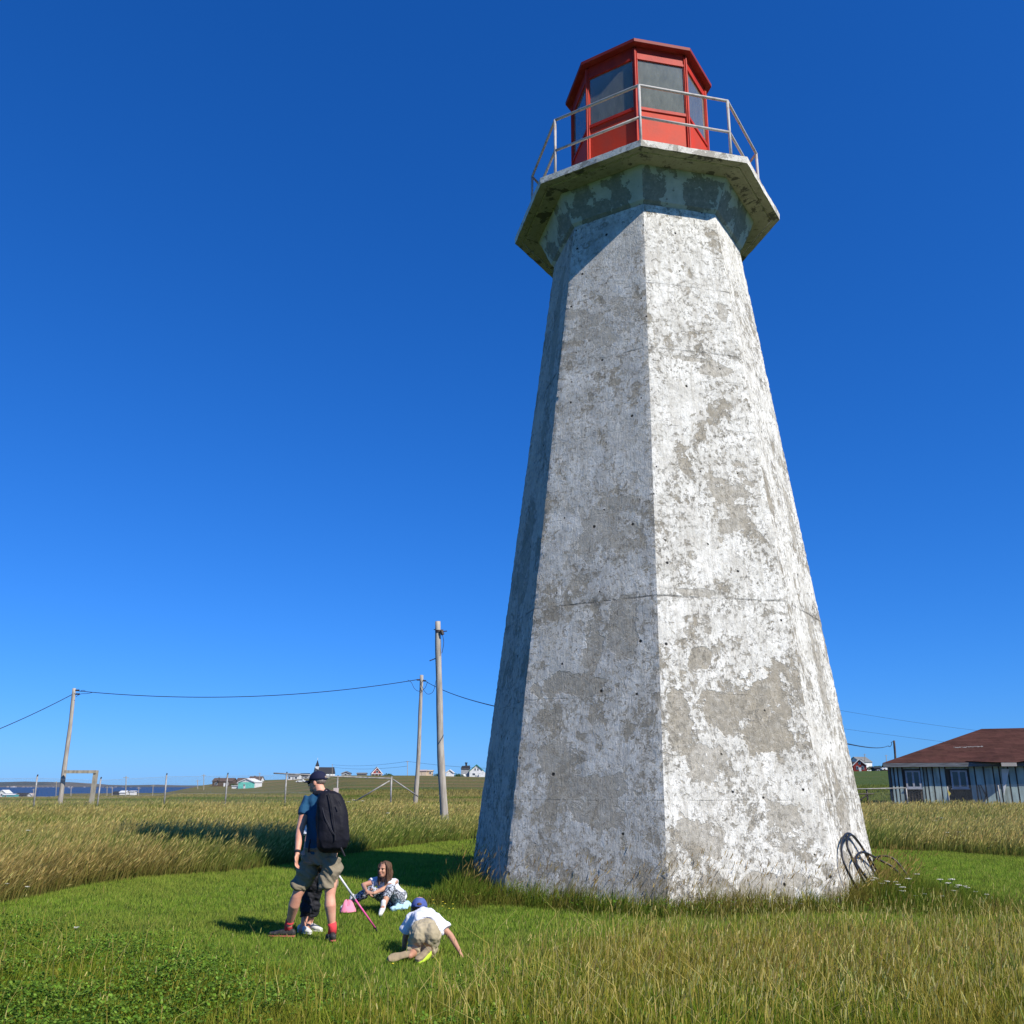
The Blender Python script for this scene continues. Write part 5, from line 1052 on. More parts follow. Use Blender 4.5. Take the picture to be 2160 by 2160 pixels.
def head(mb, c, fwd, up, s=1.0, hair=True):
    """skull, jaw, nose, brow, cheeks and ears about centre c, looking along fwd"""
    f = Vector(fwd).normalized(); u0 = Vector(up); r = f.cross(u0).normalized(); u = r.cross(f).normalized(); A = Matrix((r, f, u)).transposed(); P = lambda x, y, z: Vector(c) + A @ Vector((x, y, z)) * s
    E_ = lambda p, rr: mb.ell(P(*p), tuple(q * s for q in rr), A)
    E_((0, -.012, .035), (.074, .095, .080)); E_((0, .022, -.028), (.060, .066, .078)); E_((0, .050, -.078), (.040, .036, .030)); E_((0, .066, .024), (.052, .026, .016))
    for sx in (-1, 1): E_((sx * .034, .060, -.022), (.024, .026, .022)); E_((sx * .075, -.008, -.008), (.010, .019, .031))
    mb.tube([P(0, .084, .018), P(0, .097, -.010), P(0, .104, -.024)], [.009 * s, .011 * s, .014 * s], 8, rnd=True)
    E_((0, .083, -.050), (.024, .010, .007)); E_((0, .082, -.062), (.020, .010, .007))
    return P, A
def face_bits(P, A, s, root, lips=True):
    for sx in (-1, 1):
        mb = MB(); mb.ell(P(sx * .030, .079, .002), (.012 * s, .006 * s, .006 * s), A, 10); mb.build("eye", M_eye, root, True)
        mb = MB(); mb.tube([P(sx * .014, .089, .018), P(sx * .030, .088, .022), P(sx * .046, .076, .017)], .0035 * s, 6); mb.build("eyebrow", M_hairb, root)
    if lips: mb = MB(); mb.ell(P(0, .090, -.055), (.022 * s, .006 * s, .007 * s), A, 10); mb.build("lips", M_lip, root, True)
def hand(mb, wrist, d, palm, side, s=1.0, curl=.5, spread=.12):
    """palm plus four unequal bent fingers and a thumb; d points along the hand, palm is the palm normal, side the thumb side"""
    d = Vector(d).normalized(); n_ = Vector(palm); n_ = (n_ - d * n_.dot(d)).normalized(); t_ = d.cross(n_).normalized()
    if t_.dot(Vector(side)) < 0: t_ = -t_
    w = Vector(wrist); k = w + d * .085 * s
    mb.tube([w, w + d * .035 * s, w + d * .065 * s, k], [(.026 * s, .019 * s), (.036 * s, .018 * s), (.040 * s, .016 * s), (.038 * s, .013 * s)], 12, side=t_, rnd=True)
    for i, (off, L) in enumerate(((.029, .070), (.010, .079), (-.009, .073), (-.027, .057))):
        b = k - d * .012 * s + t_ * off * s; a0 = curl * .5; dd = (d * math.cos(a0) + n_ * math.sin(a0) + t_ * spread * (off / .03)).normalized(); p1 = b + dd * L * .45 * s + d * .012 * s
        a1 = curl * 1.3; dd = (d * math.cos(a1) + n_ * math.sin(a1) + t_ * spread * (off / .03)).normalized(); p2 = p1 + dd * L * .33 * s; a2 = curl * 1.9; dd = (d * math.cos(a2) + n_ * math.sin(a2)).normalized(); p3 = p2 + dd * L * .26 * s
        mb.tube([b, p1, p2, p3], [.0095 * s, .0088 * s, .0078 * s, .0066 * s], 8, rnd=True)
    b = w + d * .022 * s + t_ * .026 * s; p1 = b + (t_ * .7 + d * .7 + n_ * .2).normalized() * .036 * s; p2 = p1 + (d * .9 + t_ * .25 + n_ * .35).normalized() * .028 * s; p3 = p2 + (d * .9 + n_ * .45).normalized() * .020 * s
    mb.tube([b, p1, p2, p3], [.013 * s, .0115 * s, .010 * s, .008 * s], 8, rnd=True)
def shoe(th, heel, toe, w, m_up, m_sole, ankle=None, up=(0, 0, 1), s=1.0, hs=.07):
    heel = Vector(heel); toe = Vector(toe); d = (toe - heel); L = d.length; d.normalize(); u = Vector(up).normalized(); sd = d.cross(u).normalized(); u = sd.cross(d).normalized()
    mb = MB(); pts = [heel + d * L * f + u * z for f, z in ((.04, .048), (.25, .052), (.5, .045), (.75, .036), (.96, .030))]
    mb.tube(pts, [(w * .72, .040 * s), (w * .80, .045 * s), (w * .88, .038 * s), (w, .030 * s), (w * .72, .022 * s)], 14, side=sd, rnd=True)
    mb.tube([heel + d * L * .16 + u * .05, heel + d * L * .14 + u * hs], [(w * .66, .045 * s), (w * .6, .042 * s)], 14, side=sd, rnd=True)
    o = blob(mb, "shoe", m_up, th, .006, 3)
    mb = MB(); mb.tube([heel + d * L * f + u * .012 for f in (-.02, .1, .3, .55, .8, 1.0)], [(w * .60, .014), (w * .82, .016), (w * .80, .015), (w * .95, .015), (w * 1.0, .015), (w * .62, .013)], 14, side=sd, rnd=True)
    mb.build("sole", m_sole, o, True)
    return o
def cap(th, P, A, s, m, brim=True, gap=False, z=.052):
    mb = MB(); n = 20; rows = 8; vs = []
    for i in range(rows + 1):
        a = i / rows * math.pi / 2
        for k in range(n):
            b = 2 * math.pi * k / n; vs.append(P(.086 * math.cos(b) * math.cos(a) ** .8, -.012 + .107 * math.sin(b) * math.cos(a) ** .8, z - .03 + .098 * math.sin(a)))
    mb.add(vs, [(i * n + k, i * n + (k + 1) % n, (i + 1) * n + (k + 1) % n, (i + 1) * n + k) for i in range(rows) for k in range(n)] + [tuple(range(n))[::-1]])
    c_ = mb.build("cap", m, th, True, weld=True)
    mb = MB(); mb.ell(P(0, -.012, z + .070), (.008 * s,) * 3, A, 8); mb.build("cap_button", m, c_, True)
    if brim:
        mb = MB(); vs = []; R1 = 9
        for j, (ry, dz) in enumerate(((0, 0), (.5, .004), (1, -.006))):
            for k in range(R1 + 1):
                a = math.pi * (k / R1); x = .080 * math.cos(a) * (1 - .12 * ry); y = .05 + (math.sin(a) * (.045 + ry * .072)); vs.append(P(x, y, z - .022 - .010 * (x / .08) ** 2 - ry * .008 + dz))
        m_ = len(vs); vs += [v + A @ Vector((0, 0, -.004 * s)) for v in vs]
        f = [(j * (R1 + 1) + k, j * (R1 + 1) + k + 1, (j + 1) * (R1 + 1) + k + 1, (j + 1) * (R1 + 1) + k) for j in range(2) for k in range(R1)]; mb.add(vs, f + [tuple(i + m_ for i in q)[::-1] for q in f] + [tuple([2 * (R1 + 1) + k, 2 * (R1 + 1) + k + 1, m_ + 2 * (R1 + 1) + k + 1, m_ + 2 * (R1 + 1) + k]) for k in range(R1)])
        mb.build("brim", m, c_, True)
    if gap:
        mb = MB(); mb.ell(P(0, -.112, z - .008), (.026 * s, .012 * s, .017 * s), A, 12); mb.build("cap_opening", M_hairg if gap is True else gap, c_, True)
        mb = MB(); mb.tube([P(-.04, -.111, z - .026), P(0, -.119, z - .028), P(.04, -.111, z - .026)], .006 * s, 6); mb.build("cap_strap", m, c_)
    return c_

# ---- standing man seen from behind
root = G(655, 1984); man = thing("person", "man standing, back turned, in navy cap, blue t-shirt, olive shorts and red socks", "person", (root.x, root.y, 0))
yM = 10.95
neck = W(680, 1668, yM); Lsh = W(648, 1690, yM + .02); Rsh = W(711, 1688, yM - .06); chest = W(681, 1715, yM); waist = W(679, 1772, yM); pelv = W(677, 1812, yM)
Lhip = W(655, 1822, yM + .03); Rhip = W(699, 1822, yM - .03); Lkn = W(626, 1890, yM + .0); Rkn = W(696, 1890, yM - .10); Lan = W(609, 1955, 11.12); Ran = W(701, 1962, 10.86)
Lan.z = .115; Ran.z = .115
Lel = W(633, 1751, yM - .10); Lwr = W(627, 1801, yM - .24); Rel = W(724, 1745, yM + .15); Rwr = W(705, 1790, yM + .34)
hc = W(669, 1650, yM + .02); ffw = (-.93, .30, -.10)
mb = MB()
side = (Rsh - Lsh).normalized()
mb.tube([pelv + Vector((0, 0, .03)), pelv + Vector((0, 0, .08)), waist, chest + Vector((0, 0, -.04)), chest + Vector((0, 0, .08)), neck + Vector((0, 0, -.045))], [(.120, .085), (.150, .110), (.150, .11), (.180, .12), (.185, .11), (.085, .07)], 18, side=side, rnd=True)
mb.tube([neck + Vector((0, 0, -.06)), hc + Vector((.015, -.01, -.03))], [.062, .056], 14, rnd=True)
P, A = head(mb, hc, ffw, (0, 0, 1), 1.02)
for sh, el, wr, rs_ in ((Lsh, Lel, Lwr, 1), (Rsh, Rel, Rwr, 1)):
    mb.tube([sh.lerp(chest, .25) , sh + Vector((0, 0, -.03)), sh.lerp(el, .45), el.lerp(sh, .05), el, el.lerp(wr, .25), wr], [.06, .062, .056, .046, .044, .045, .027], 14, rnd=True)
for hp, kn, an in ((Lhip, Lkn, Lan), (Rhip, Rkn, Ran)):
    mb.tube([hp, hp.lerp(kn, .5), kn.lerp(hp, .08), kn, kn.lerp(an, .28) + Vector((0, -.022, 0)), kn.lerp(an, .5) + Vector((0, -.012, 0)), kn.lerp(an, .85), an], [.092, .080, .060, .057, .063, .054, .038, .040], 16, rnd=True)
    mb.tube([an, an + Vector((0, 0, -.06))], [.040, .045], 12, rnd=True)
hand(mb, Lwr, (-.06, -.10, -1), (.9, -.2, 0), (-.3, -.9, 0), 1.0, .55)
hand(mb, Rwr, (-.2, .6, -.7), (0, .3, -.9), (-1, 0, 0), 1.0, .8)
blob(mb, "body", M_skin, man, .0075, 3)
face_bits(P, A, 1.02, man)
# beard stubble and cropped hair
mb = MB(); mb.ell(P(0, .040, -.068), (.047, .046, .036), A); mb.ell(P(0, .06, -.080), (.036, .032, .026), A); blob(mb, "beard", M_hairg, man, .006, 2)
mb = MB(); mb.ell(P(0, -.030, .020), (.0775, .085, .060), A); blob(mb, "hair", M_hairg, man, .006, 2)
cap(man, P, A, 1.02, M_navyC, True, M_hairg)
mb = MB()
for sx in (-1, 1): mb.ell(P(sx * .034, .090, .002), (.026, .008, .017), A, 12); mb.tube([P(sx * .058, .076, .006), P(sx * .082, .0, .006)], .004, 6)
mb.build("sunglasses", mat("dark_glasses", (.01, .01, .012), .15, spec=.7), man, True)
# t-shirt
mb = MB()
mb.tube([pelv + Vector((0, 0, .055)), waist + Vector((0, 0, -.03)), waist.lerp(chest, .45), chest + Vector((0, 0, -.04)), chest + Vector((0, 0, .085)), chest.lerp(neck, .82)], [(.186, .145), (.180, .140), (.182, .138), (.202, .142), (.200, .128), (.10, .082)], 22, side=side, rnd=False)
for sh, el, q in ((Lsh, Lel, .50), (Rsh, Rel, .50)):
    e_ = sh.lerp(el, q); mb.tube([chest.lerp(neck, .75), sh.lerp(neck, .35) + Vector((0, 0, -.055)), sh + Vector((0, 0, -.045))], [.085, .085, .075], 14, rnd=True); mb.tube([sh.lerp(chest, .35), sh + Vector((0, 0, -.012)), sh.lerp(el, .25), e_], [.085, .082, .078, .074], 16)
mb.tube([neck + Vector((0, 0, -.07)), neck + Vector((0, 0, -.022))], [.085, .070], 14)
blob(mb, "tshirt", M_navyT, man, .009, 4, (.014, (7, 7, 5, 3)))
# shorts with creases
mb = MB(); hemL = W(629, 1876, yM); hemR = W(693, 1876, yM - .08)
mb.tube([pelv + Vector((0, 0, .125)), pelv + Vector((0, 0, .05)), pelv + Vector((0, 0, -.06))], [(.176, .135), (.192, .150), (.19, .150)], 22, side=side)
mb.tube([Lhip + Vector((.015, 0, .06)), Lhip.lerp(hemL, .35), hemL.lerp(Lhip, .08), hemL], [(.115, .135), (.114, .122), (.098, .106), (.094, .100)], 20, side=side)
mb.tube([Rhip + Vector((-.01, 0, .06)), Rhip.lerp(hemR, .35), hemR.lerp(Rhip, .08), hemR], [(.115, .135), (.114, .125), (.103, .112), (.102, .108)], 20, side=side)
sh_ = blob(mb, "shorts", M_short, man, .009, 3, (.034, (5, 5, 9, 7)))
mb = MB(); mb.tube([pelv + Vector((0, 0, .088)), pelv + Vector((0, 0, .122))], [(.192, .150), (.189, .148)], 22, side=side); mb.build("waistband", M_short, sh_, True)
mb = MB(); a = W(640, 1818, yM - .15); mb.tube([a, a + Vector((.10, -.01, -.01))], .007, 6); mb.build("back_pocket", M_short, sh_)
for an, kn in ((Lan, Lkn), (Ran, Rkn)):
    mb = MB(); mb.tube([an + Vector((0, 0, -.03)), an + Vector((0, 0, .035)), an.lerp(kn, .22)], [.048, .046, .049], 16); mb.build("sock", M_redsock, man, True)
shoe(man, Lan + Vector((.065, -.02, -.105)), Lan + Vector((-.215, .03, -.105)), .046, M_shoe, M_sole)
shoe(man, Ran + Vector((.030, -.075, -.105)), Ran + Vector((-.075, .175, -.105)), .046, M_shoe, M_sole)
mb = MB(); d_ = (Lwr - Lel).normalized(); mb.tube([Lwr - d_ * .035, Lwr - d_ * .008], .034, 14); wt = mb.build("wristwatch", M_black, man, True)
# ---- his rucksack
bp_ = thing("backpack", "large black rucksack on the standing man's back", "backpack", chest); bd = Vector((.30, -.95, 0)).normalized(); rt = Vector((.95, .30, 0)).normalized()
mb = MB(); secs = []
for py, cxp, hw_, dd in ((1669, 694, .06, .05), (1674, 696, .115, .085), (1690, 698, .150, .115), (1715, 701, .168, .135), (1745, 703, .176, .150), (1770, 702, .176, .150), (1787, 700, .160, .130), (1796, 698, .12, .09), (1800, 697, .06, .05)):
    c_ = W(cxp, py, 10.70); secs.append((c_, hw_, dd))
n = 28; vs = []
for c_, hw_, dd in secs:
    for k in range(n):
        a = 2 * math.pi * k / n; ca_, sa_ = math.cos(a), math.sin(a); e_ = .62; x = math.copysign(abs(ca_) ** e_, ca_) * hw_; y = math.copysign(abs(sa_) ** e_, sa_) * dd; vs.append(c_ + rt * x + bd * y)
mb.add(vs, [(i * n + k, i * n + (k + 1) % n, (i + 1) * n + (k + 1) % n, (i + 1) * n + k) for i in range(len(secs) - 1) for k in range(n)] + [tuple(range(n))[::-1], tuple((len(secs) - 1) * n + k for k in range(n))])
blob(mb, "bag", M_pack, bp_, .010, 5, (.016, (5, 5, 4, 2)))
def onbag(px, py): return W(px, py, 10.70) + bd * .0
mb = MB(); mb.tube(spline([W(693, 1672, 10.58), W(698, 1690, 10.555), W(703, 1720, 10.54), W(706, 1750, 10.53), W(707, 1772, 10.535)], 5), .006, 6); mb.build("zip", M_black, bp_)
mb = MB(); mb.tube(spline([W(677, 1684, 10.60), W(684, 1720, 10.545), W(697, 1745, 10.525), W(706, 1762, 10.53)], 5), .0035, 6); mb.build("seam_piping", mat("grey_piping", (.035, .035, .045), .6), bp_)
mb = MB(); mb.tube([W(715, 1690, 10.55), W(720, 1700, 10.54)], .006, 6); mb.build("zip_pull", M_black, bp_)
mb = MB(); mb.tube(spline([W(682, 1673, 10.75), W(688, 1664.5, 10.78), W(696, 1669, 10.76)], 5), .010, 8); mb.build("haul_loop", M_black, bp_)
mb = MB(); st_ = spline([W(690, 1676, 10.82), W(672, 1672, 10.88), W(660, 1677, 10.95), W(655, 1692, 11.05)], 5); mb.tube(st_, (.030, .010) and [(.030, .012)] * len(st_), 8, side=(0, .5, 1)); mb.build("shoulder_strap", M_black, bp_)
mb = MB(); mb.tube(spline([W(655, 1770, 10.80), W(652, 1785, 10.79), W(651, 1798, 10.80)], 4), .010, 6); mb.build("hanging_strap", M_black, bp_)
mb = MB(); mb.tube(spline([W(718, 1786, 10.62), W(723, 1797, 10.62), W(727, 1806, 10.63)], 4), .012, 6); mb.build("hanging_strap", M_black, bp_)

# ---- woman largely hidden behind him
wr_ = G(655, 1962); wo = thing("person", "person behind the standing man, only black trousers and white shoes showing", "person", (wr_.x, wr_.y, 0)); yW = 11.45
hipW = W(681, 1823, yW); kA = W(651, 1886, yW); kB = W(664, 1884, yW + .08); aA = W(641, 1944, yW - .05); aB = W(655, 1940, yW + .12); aA.z = .11; aB.z = .11
sW = W(684, 1730, yW); nW = W(688, 1700, yW); hW = W(690, 1685, yW)
hW.z = min(hW.z, 1.46); nW.z = hW.z - .17; sW.z = nW.z - .10
mb = MB(); mb.tube([hipW, hipW.lerp(sW, .5), sW, nW], [(.15, .11), (.12, .09), (.165, .10), (.06, .06)], 16, side=(1, 0, 0), rnd=True); mb.tube([nW - Vector((0, 0, .06)), hW], [.05, .048], 12, rnd=True)
Pw, Aw = head(mb, hW, (-.5, -.85, 0), (0, 0, 1), .95)
for s_, el, wr in ((-1, W(650, 1765, yW), W(644, 1792, yW - .12)), (1, W(712, 1775, yW), W(706, 1808, yW - .2))):
    s0 = sW + Vector((s_ * .15, 0, .03)); mb.tube([s0, s0.lerp(el, .5), el, wr], [.05, .042, .036, .024], 12, rnd=True); hand(mb, wr, (wr - el) + Vector((0, 0, -.05)), (0, -.2, -1), (0, -1, 0), .88, 1.0)
    if s_ > 0: wrW = wr
for k_, a_ in ((kA, aA), (kB, aB)): mb.tube([hipW + Vector((-.05, 0, -.02)), k_, k_.lerp(a_, .35), a_], [.09, .055, .052, .034], 14, rnd=True); mb.tube([a_, a_ + Vector((-.02, -.03, -.06))], [.034, .038], 10, rnd=True)
blob(mb, "body", M_skin, wo, .008, 3); face_bits(Pw, Aw, .95, wo)
mb = MB(); mb.ell(Pw(0, -.03, .03), (.084, .10, .09), Aw); mb.tube([Pw(0, -.09, 0), Pw(0, -.11, -.16)], [.05, .03], 12, rnd=True); blob(mb, "hair", M_hairb, wo, .008, 3)
mb = MB(); mb.tube([hipW + Vector((0, 0, .05)), hipW.lerp(sW, .5), sW + Vector((0, 0, .01)), nW - Vector((0, 0, .05))], [(.17, .13), (.15, .115), (.18, .12), (.08, .075)], 18, side=(1, 0, 0))
mb.tube([sW + Vector((-.14, 0, .03)), W(650, 1762, yW)], [.066, .060], 12); mb.tube([sW + Vector((.14, 0, .03)), W(710, 1765, yW)], [.066, .060], 12); blob(mb, "tshirt", M_white, wo, .010, 3, (.03, (7, 7, 6, 3)))
mb = MB(); mb.tube([hipW + Vector((0, 0, .08)), hipW + Vector((0, 0, -.06))], [(.16, .125), (.175, .135)], 18, side=(1, 0, 0))
for k_, a_ in ((kA, aA), (kB, aB)):
    e_ = k_.lerp(a_, .80); mb.tube([hipW + Vector((-.04, 0, -.04)), k_, k_.lerp(a_, .4), e_], [.115, .082, .085, .062], 14)
blob(mb, "trousers", M_black, wo, .009, 3, (.03, (6, 6, 11, 4)))
for a_ in (aA, aB):
    mb = MB(); q = aA if a_ is aA else aB; mb.tube([q + Vector((.01, -.03, .10)), q + Vector((.025, -.045, .04)), q + Vector((.05, -.05, -.02))], .004, 5); mb.build("ankle_tie", M_black, wo)
shoe(wo, aA + Vector((-.06, .05, -.10)), aA + Vector((.11, -.13, -.10)), .040, M_wshoe, M_wshoe, hs=.055); shoe(wo, aB + Vector((-.05, .03, -.10)), aB + Vector((.15, -.10, -.10)), .040, M_wshoe, M_wshoe, hs=.055)
# trekking pole
tp = thing("trekking_pole", "white and pink trekking pole planted on the lawn behind the man", "pole", G(799, 1968)); tip = G(799, 1970); tip = tip + Vector((0, 0, .0)); mid_ = W(714, 1846, 11.10); 
mj = W(749, 1897, lerp(11.10, tip.y, (1897 - 1846) / (1968 - 1846.))); dirp = (mid_ - tip).normalized(); topp = wrW + Vector((.0, -.02, .03)); topp = mid_ + dirp * .20
t1 = W(792, 1958, lerp(11.10, tip.y, .92))
mb = MB(); mb.tube([mj, topp], .0125, 10); mb.build("upper_shaft", mat("white_lacquer", (.78, .78, .80), .35), tp, True)
mb = MB(); mb.tube([t1, mj], .0105, 10); mb.build("lower_shaft", mat("pink_lacquer", (.72, .10, .30), .35), tp, True)
mb = MB(); mb.tube([tip, t1], [.006, .010], 8); mb.tube([t1, t1 + (t1 - tip) * .12], .015, 10); mb.build("tip", M_black, tp, True)
mb = MB(); mb.tube([topp, topp + dirp * .13], [.015, .019], 10, rnd=True); mb.build("grip", M_black, tp, True)

# ---- seated girl
gr_ = G(828, 1917); gl_ = thing("person", "girl with long brown hair sitting on the lawn, arms round her knees", "person", (gr_.x, gr_.y, 0)); yG = 13.65
pv = W(838, 1897, yG); ch = W(815, 1867, yG - .16); nk = W(811, 1853, yG - .20); hd_ = W(811, 1835, yG - .26)
hpR = W(842, 1900, yG - .08); hpL = W(826, 1902, yG + .0); kR = W(822, 1874, yG - .48); aR = W(808, 1914, yG - .68); kL = W(781, 1878, yG - .42); aL = W(741, 1901, yG - .25)
sR = W(834, 1860, yG - .14); sL = W(794, 1859, yG - .14); eR = W(816, 1872, yG - .44); wR = W(789, 1884, yG - .62); eL = W(766, 1867, yG - .30); wL = W(773, 1880, yG - .58)
pv.z = max(pv.z, .13); mb = MB(); sdv = (sR - sL).normalized()
mb.tube([pv, pv.lerp(ch, .5), ch, nk + Vector((0, 0, -.03))], [(.125, .10), (.105, .085), (.130, .085), (.05, .045)], 16, side=sdv, rnd=True); mb.tube([nk - Vector((0, 0, .04)), hd_], [.042, .040], 12, rnd=True)
Pg, Ag = head(mb, hd_, (-.52, -.85, .12), (0, 0, 1), .93)
for s_, e_, w_ in ((sR, eR, wR), (sL, eL, wL)): mb.tube([s_.lerp(ch, .2), s_, s_.lerp(e_, .5), e_, e_.lerp(w_, .35), w_], [.043, .043, .037, .032, .031, .021], 12, rnd=True)
hand(mb, wR, (wL - wR) + Vector((-.02, -.02, -.015)), (0, .2, -1), (0, 0, 1), .80, .7); hand(mb, wL, (wR - wL) + Vector((.02, -.03, -.02)), (0, .3, -1), (0, 0, 1), .80, .7)
for h_, k_, a_ in ((hpR, kR, aR), (hpL, kL, aL)): mb.tube([h_, h_.lerp(k_, .5), k_, k_.lerp(a_, .3), a_], [.075, .065, .050, .046, .030], 14, rnd=True)
fR = W(802, 1927, yG - .88); fL = W(722, 1909, yG - .30); fR.z = .035; fL.z = .05; mb.tube([aR, aR.lerp(fR, .4), fR], [.030, .033, .024], 12, rnd=True); mb.tube([aL, aL.lerp(fL, .4), fL], [.030, .033, .024], 12, rnd=True)
blob(mb, "body", M_skin2, gl_, .0065, 3); face_bits(Pg, Ag, .93, gl_)
mb = MB(); mb.ell(Pg(0, -.030, .036), (.080, .094, .086), Ag)
for sx in (-1, 1): mb.tube([Pg(sx * .045, .030, .092), Pg(sx * .076, .020, .03), Pg(sx * .078, .005, -.06), Pg(sx * .070, .01, -.15), Pg(sx * .055, .015, -.21)], [(.018, .018), (.020, .034), (.020, .038), (.020, .034), (.010, .014)], 12, rnd=True)
mb.tube([Pg(0, -.06, .06), Pg(0, -.10, -.03), Pg(0, -.10, -.14), Pg(0, -.085, -.21)], [(.06, .04), (.075, .045), (.07, .035), (.04, .02)], 14, side=Ag @ Vector((1, 0, 0)), rnd=True)
blob(mb, "hair", M_hairb, gl_, .0055, 2, (.012, (30, 30, 4, 0)))
mb = MB(); mb.tube([pv + Vector((0, 0, -.02)), pv.lerp(ch, .5), ch, ch.lerp(nk, .75)], [(.155, .125), (.135, .115), (.150, .108), (.072, .062)], 18, side=sdv)
mb.tube([nk.lerp(ch, .45), sR + Vector((0, 0, -.008)), sR.lerp(eR, .55)], [.060, .058, .052], 14, rnd=True); mb.tube([nk.lerp(ch, .45), sL + Vector((0, 0, -.008))], [.060, .054], 14, rnd=True); mb.tube([sL.lerp(ch, .3), sL, sL.lerp(eL, .45)], [.066, .062, .060], 14); blob(mb, "tshirt", M_white, gl_, .008, 3, (.014, (9, 9, 8, 4)))
mb = MB(); mb.tube([pv + Vector((0, .02, -.01)), pv.lerp(hpR, .5) + Vector((-.02, -.06, 0))], [(.155, .11), (.14, .10)], 16, rnd=True)
for h_, k_, a_, q in ((hpR, kR, aR, .52), (hpL, kL, aL, .80)): mb.tube([h_, h_.lerp(k_, .5), k_, k_.lerp(a_, .3), k_.lerp(a_, q)], [.088, .074, .062, .060, .052], 16, rnd=False)
blob(mb, "trousers", M_speck, gl_, .008, 3, (.014, (9, 9, 9, 4)))
for a_, f_ in ((aR, fR), (aL, fL)): mb = MB(); mb.tube([a_ + (a_ - f_) * .1 + Vector((0, 0, .055)), a_ + Vector((0, 0, -.01)), a_.lerp(f_, .5) + Vector((0, 0, .0)), f_], [.034, .036, .035, .026], 14, rnd=True); blob(mb, "sock", M_wsock, gl_, .006, 2)
# pink sun hat lying on the grass and her pale blue jacket
mb = MB(); c0 = G(732, 1928); n = 18; vs = []
for i, (r_, z_) in enumerate(((.100, .004), (.090, .034), (.078, .055), (.066, .085), (.045, .110), (.01, .115))):
    for k in range(n): a = 2 * math.pi * k / n; vs.append(c0 + Vector((math.cos(a) * r_ * (1 + .20 * math.sin(3 * a + 1) + .08 * math.sin(7 * a)), math.sin(a) * r_ * .85, z_ * (1 + .30 * math.sin(2 * a + 1) + .12 * math.sin(5 * a + i)) + .025)))
mb.add(vs, [(i * n + k, i * n + (k + 1) % n, (i + 1) * n + (k + 1) % n, (i + 1) * n + k) for i in range(5) for k in range(n)] + [tuple(5 * n + k for k in range(n))]); o = mb.build("sun_hat", M_pink, None, True); tag(o, "pink cloth hat lying on the lawn beside the girl's foot", "hat")
mb = MB(); a = G(846, 1921); mb.tube([W(842, 1885, yG + .02), W(845, 1903, yG - .0), a + Vector((-.02, .1, .05)), a + Vector((-.02, -.02, .03))], [(.03, .012), (.05, .02), (.10, .035), (.12, .03)], 12, side=(1, .2, 0), rnd=True)
q0_, q1_ = G(832, 1925) + Vector((0, 0, .04)), G(857, 1915) + Vector((0, 0, .045)); mb.tube([q0_, q0_.lerp(q1_, .5) + Vector((0, 0, .01)), q1_], [(.05, .03), (.06, .035), (.055, .035)], 12, side=(0, 1, 0), rnd=True)
o = blob(mb, "jacket", M_pale, None, .008, 3, (.03, (10, 10, 10, 3))); tag(o, "pale blue jacket crumpled on the grass under the seated girl", "jacket")

# ---- crawling child
cr_ = G(890, 2015); kid = thing("person", "small child crawling away in a blue cap, white t-shirt and khaki trousers", "person", (cr_.x, cr_.y, 0)); yK = 9.85
hK = W(897, 1966, yK); hKl = W(884, 1970, yK); hKr = W(911, 1970, yK); shK = W(893, 1934, yK + .30); ndK = W(887, 1925, yK + .40); hdK = W(884, 1917, yK + .50)
kl = W(876, 2006, yK + .08); kr = W(907, 2002, yK + .10); kl.z = .055; kr.z = .055; al = W(864, 2026, yK - .18); ar = W(896, 2024, yK - .16); al.z = .055; ar.z = .065
sl = W(868, 1938, yK + .30); sr = W(917, 1938, yK + .28); el_ = W(855, 1977, yK + .34); wl_ = W(852, 2003, yK + .40); er_ = W(951, 1974, yK + .22); wr2 = W(969, 2006, yK + .10)
wl_.z = max(.03, wl_.z); mb = MB()
mb.tube([hK, hK.lerp(shK, .5) + Vector((0, 0, .01)), shK, ndK], [(.085, .065), (.095, .08), (.115, .075), (.045, .045)], 16, side=(1, 0, 0), rnd=True); mb.tube([ndK, hdK], [.042, .040], 10, rnd=True)
Pk, Ak = head(mb, hdK, (-.10, .97, -.22), (0, .22, .97), 1.0)
for s_, e_, w_, hd2 in ((sl, el_, wl_, (-.1, .3, -.3)), (sr, er_, wr2, (.55, -.15, -.75))):
    mb.tube([s_.lerp(shK, .3), s_, e_, e_.lerp(w_, .4), w_], [.04, .038, .031, .029, .020], 12, rnd=True); hand(mb, w_, hd2, (0, -.2, -1) if s_ is sl else (-.5, 0, -.6), (-1, 0, 0), .72, .25, .3)
for h_, k_, a_ in ((hKl, kl, al), (hKr, kr, ar)): mb.tube([h_, h_.lerp(k_, .5), k_, k_.lerp(a_, .35), a_], [.072, .062, .045, .043, .029], 14, rnd=True)
blob(mb, "body", M_skin2, kid, .0065, 3)
mb = MB(); mb.ell(Pk(0, -.028, .022), (.082, .088, .066), Ak); blob(mb, "hair", M_hairb, kid, .006, 2)
cap(kid, Pk, Ak, .98, M_blueC, True, M_hairb, z=.040)
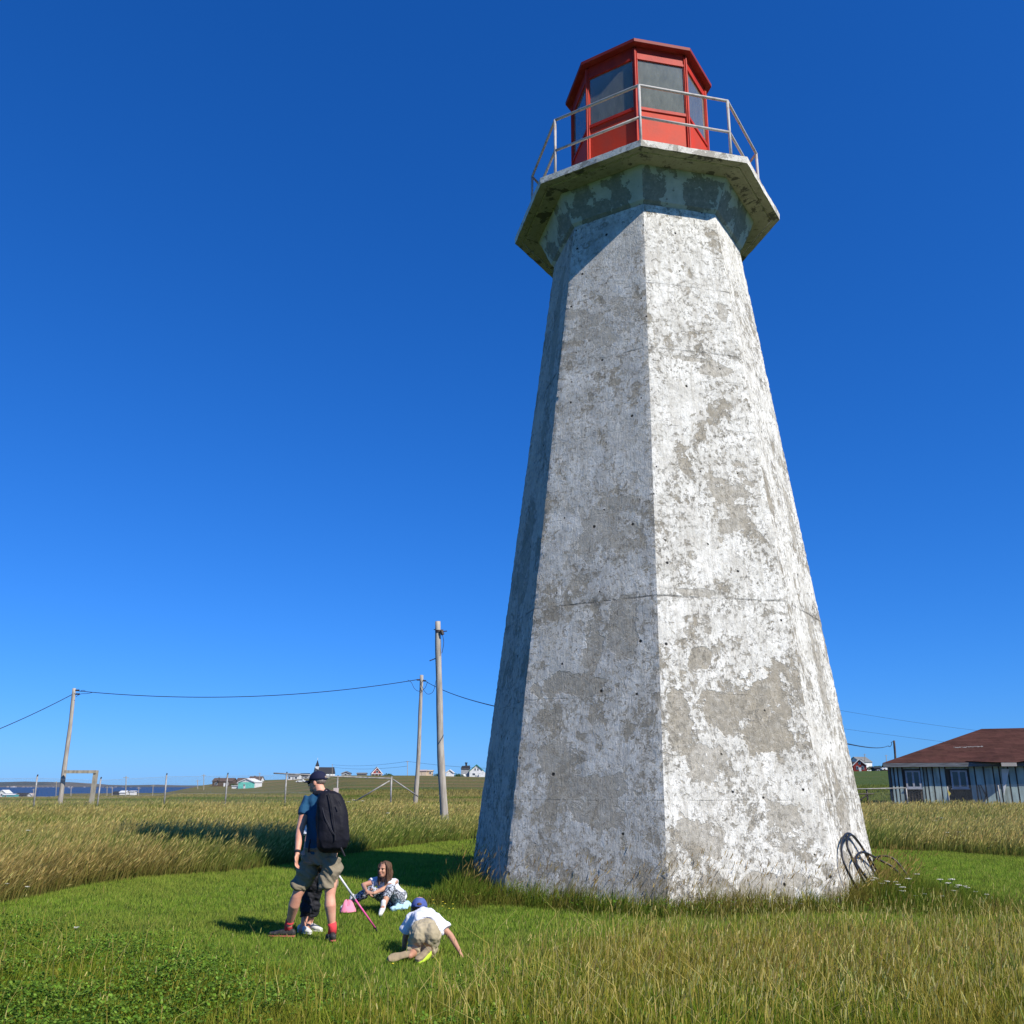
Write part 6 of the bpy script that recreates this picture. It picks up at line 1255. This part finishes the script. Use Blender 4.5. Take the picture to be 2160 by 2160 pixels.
mb = MB(); mb.tube([hK.lerp(shK, .26) + Vector((0, 0, .012)), hK.lerp(shK, .6) + Vector((0, 0, .01)), shK, ndK], [(.145, .105), (.135, .10), (.142, .09), (.062, .055)], 18, side=(1, 0, 0))
mb.tube([sl.lerp(shK, .35), sl, sl.lerp(el_, .72) + Vector((-.01, 0, 0))], [.070, .068, .074], 14); mb.tube([sr.lerp(shK, .35), sr, sr.lerp(er_, .70)], [.070, .068, .076], 14); mb.tube([hK.lerp(shK, .3) + Vector((.10, 0, -.03)), sr.lerp(er_, .45) + Vector((-.02, -.02, -.03))], [.05, .06], 10, rnd=True)
blob(mb, "tshirt", M_white, kid, .008, 3, (.016, (9, 6, 9, 4)))
mb = MB(); mb.ell(hK + Vector((0, -.005, -.01)), (.105, .09, .098)); mb.ell(hKl + Vector((.008, -.01, -.005)), (.086, .105, .108)); mb.ell(hKr + Vector((-.008, -.01, -.005)), (.086, .105, .108)); mb.tube([hK + Vector((0, .01, .0)), hK.lerp(shK, .30)], [(.142, .105), (.132, .10)], 16, side=(1, 0, 0))
for h_, k_, a_ in ((hKl, kl, al), (hKr, kr, ar)): mb.tube([h_, h_.lerp(k_, .5), k_ + Vector((0, 0, .03)), k_.lerp(a_, .45)], [.096, .092, .084, .070], 16, rnd=False)
blob(mb, "trousers", M_khaki, kid, .0075, 3, (.015, (9, 7, 9, 4)))
def kshoe(an, toe, upv):
    d = (toe - an).normalized(); heel = an - d * .02
    o = shoe(kid, heel, toe, .040, M_lime, M_tsole, up=upv, hs=.05)
    mb = MB(); u = Vector(upv).normalized(); sd = d.cross(u).normalized(); L = (toe - heel).length
    mb.tube([heel + d * L * f - u * .004 for f in (0, .15, .4, .65, .85, 1.0)], [(.026, .010), (.033, .011), (.031, .011), (.040, .011), (.040, .011), (.026, .010)], 14, side=sd, rnd=True); mb.build("tread", M_tsole, o, True)
tl_ = W(820, 2033, yK - .30); tl_.z = .05; kshoe(al + Vector((-.02, -.01, .02)), tl_, (-.25, .60, -.35))
tr_ = W(880, 2040, yK - .33); tr_.z = .05; kshoe(ar + Vector((.03, 0, .05)), tr_, (.30, .75, -.35))
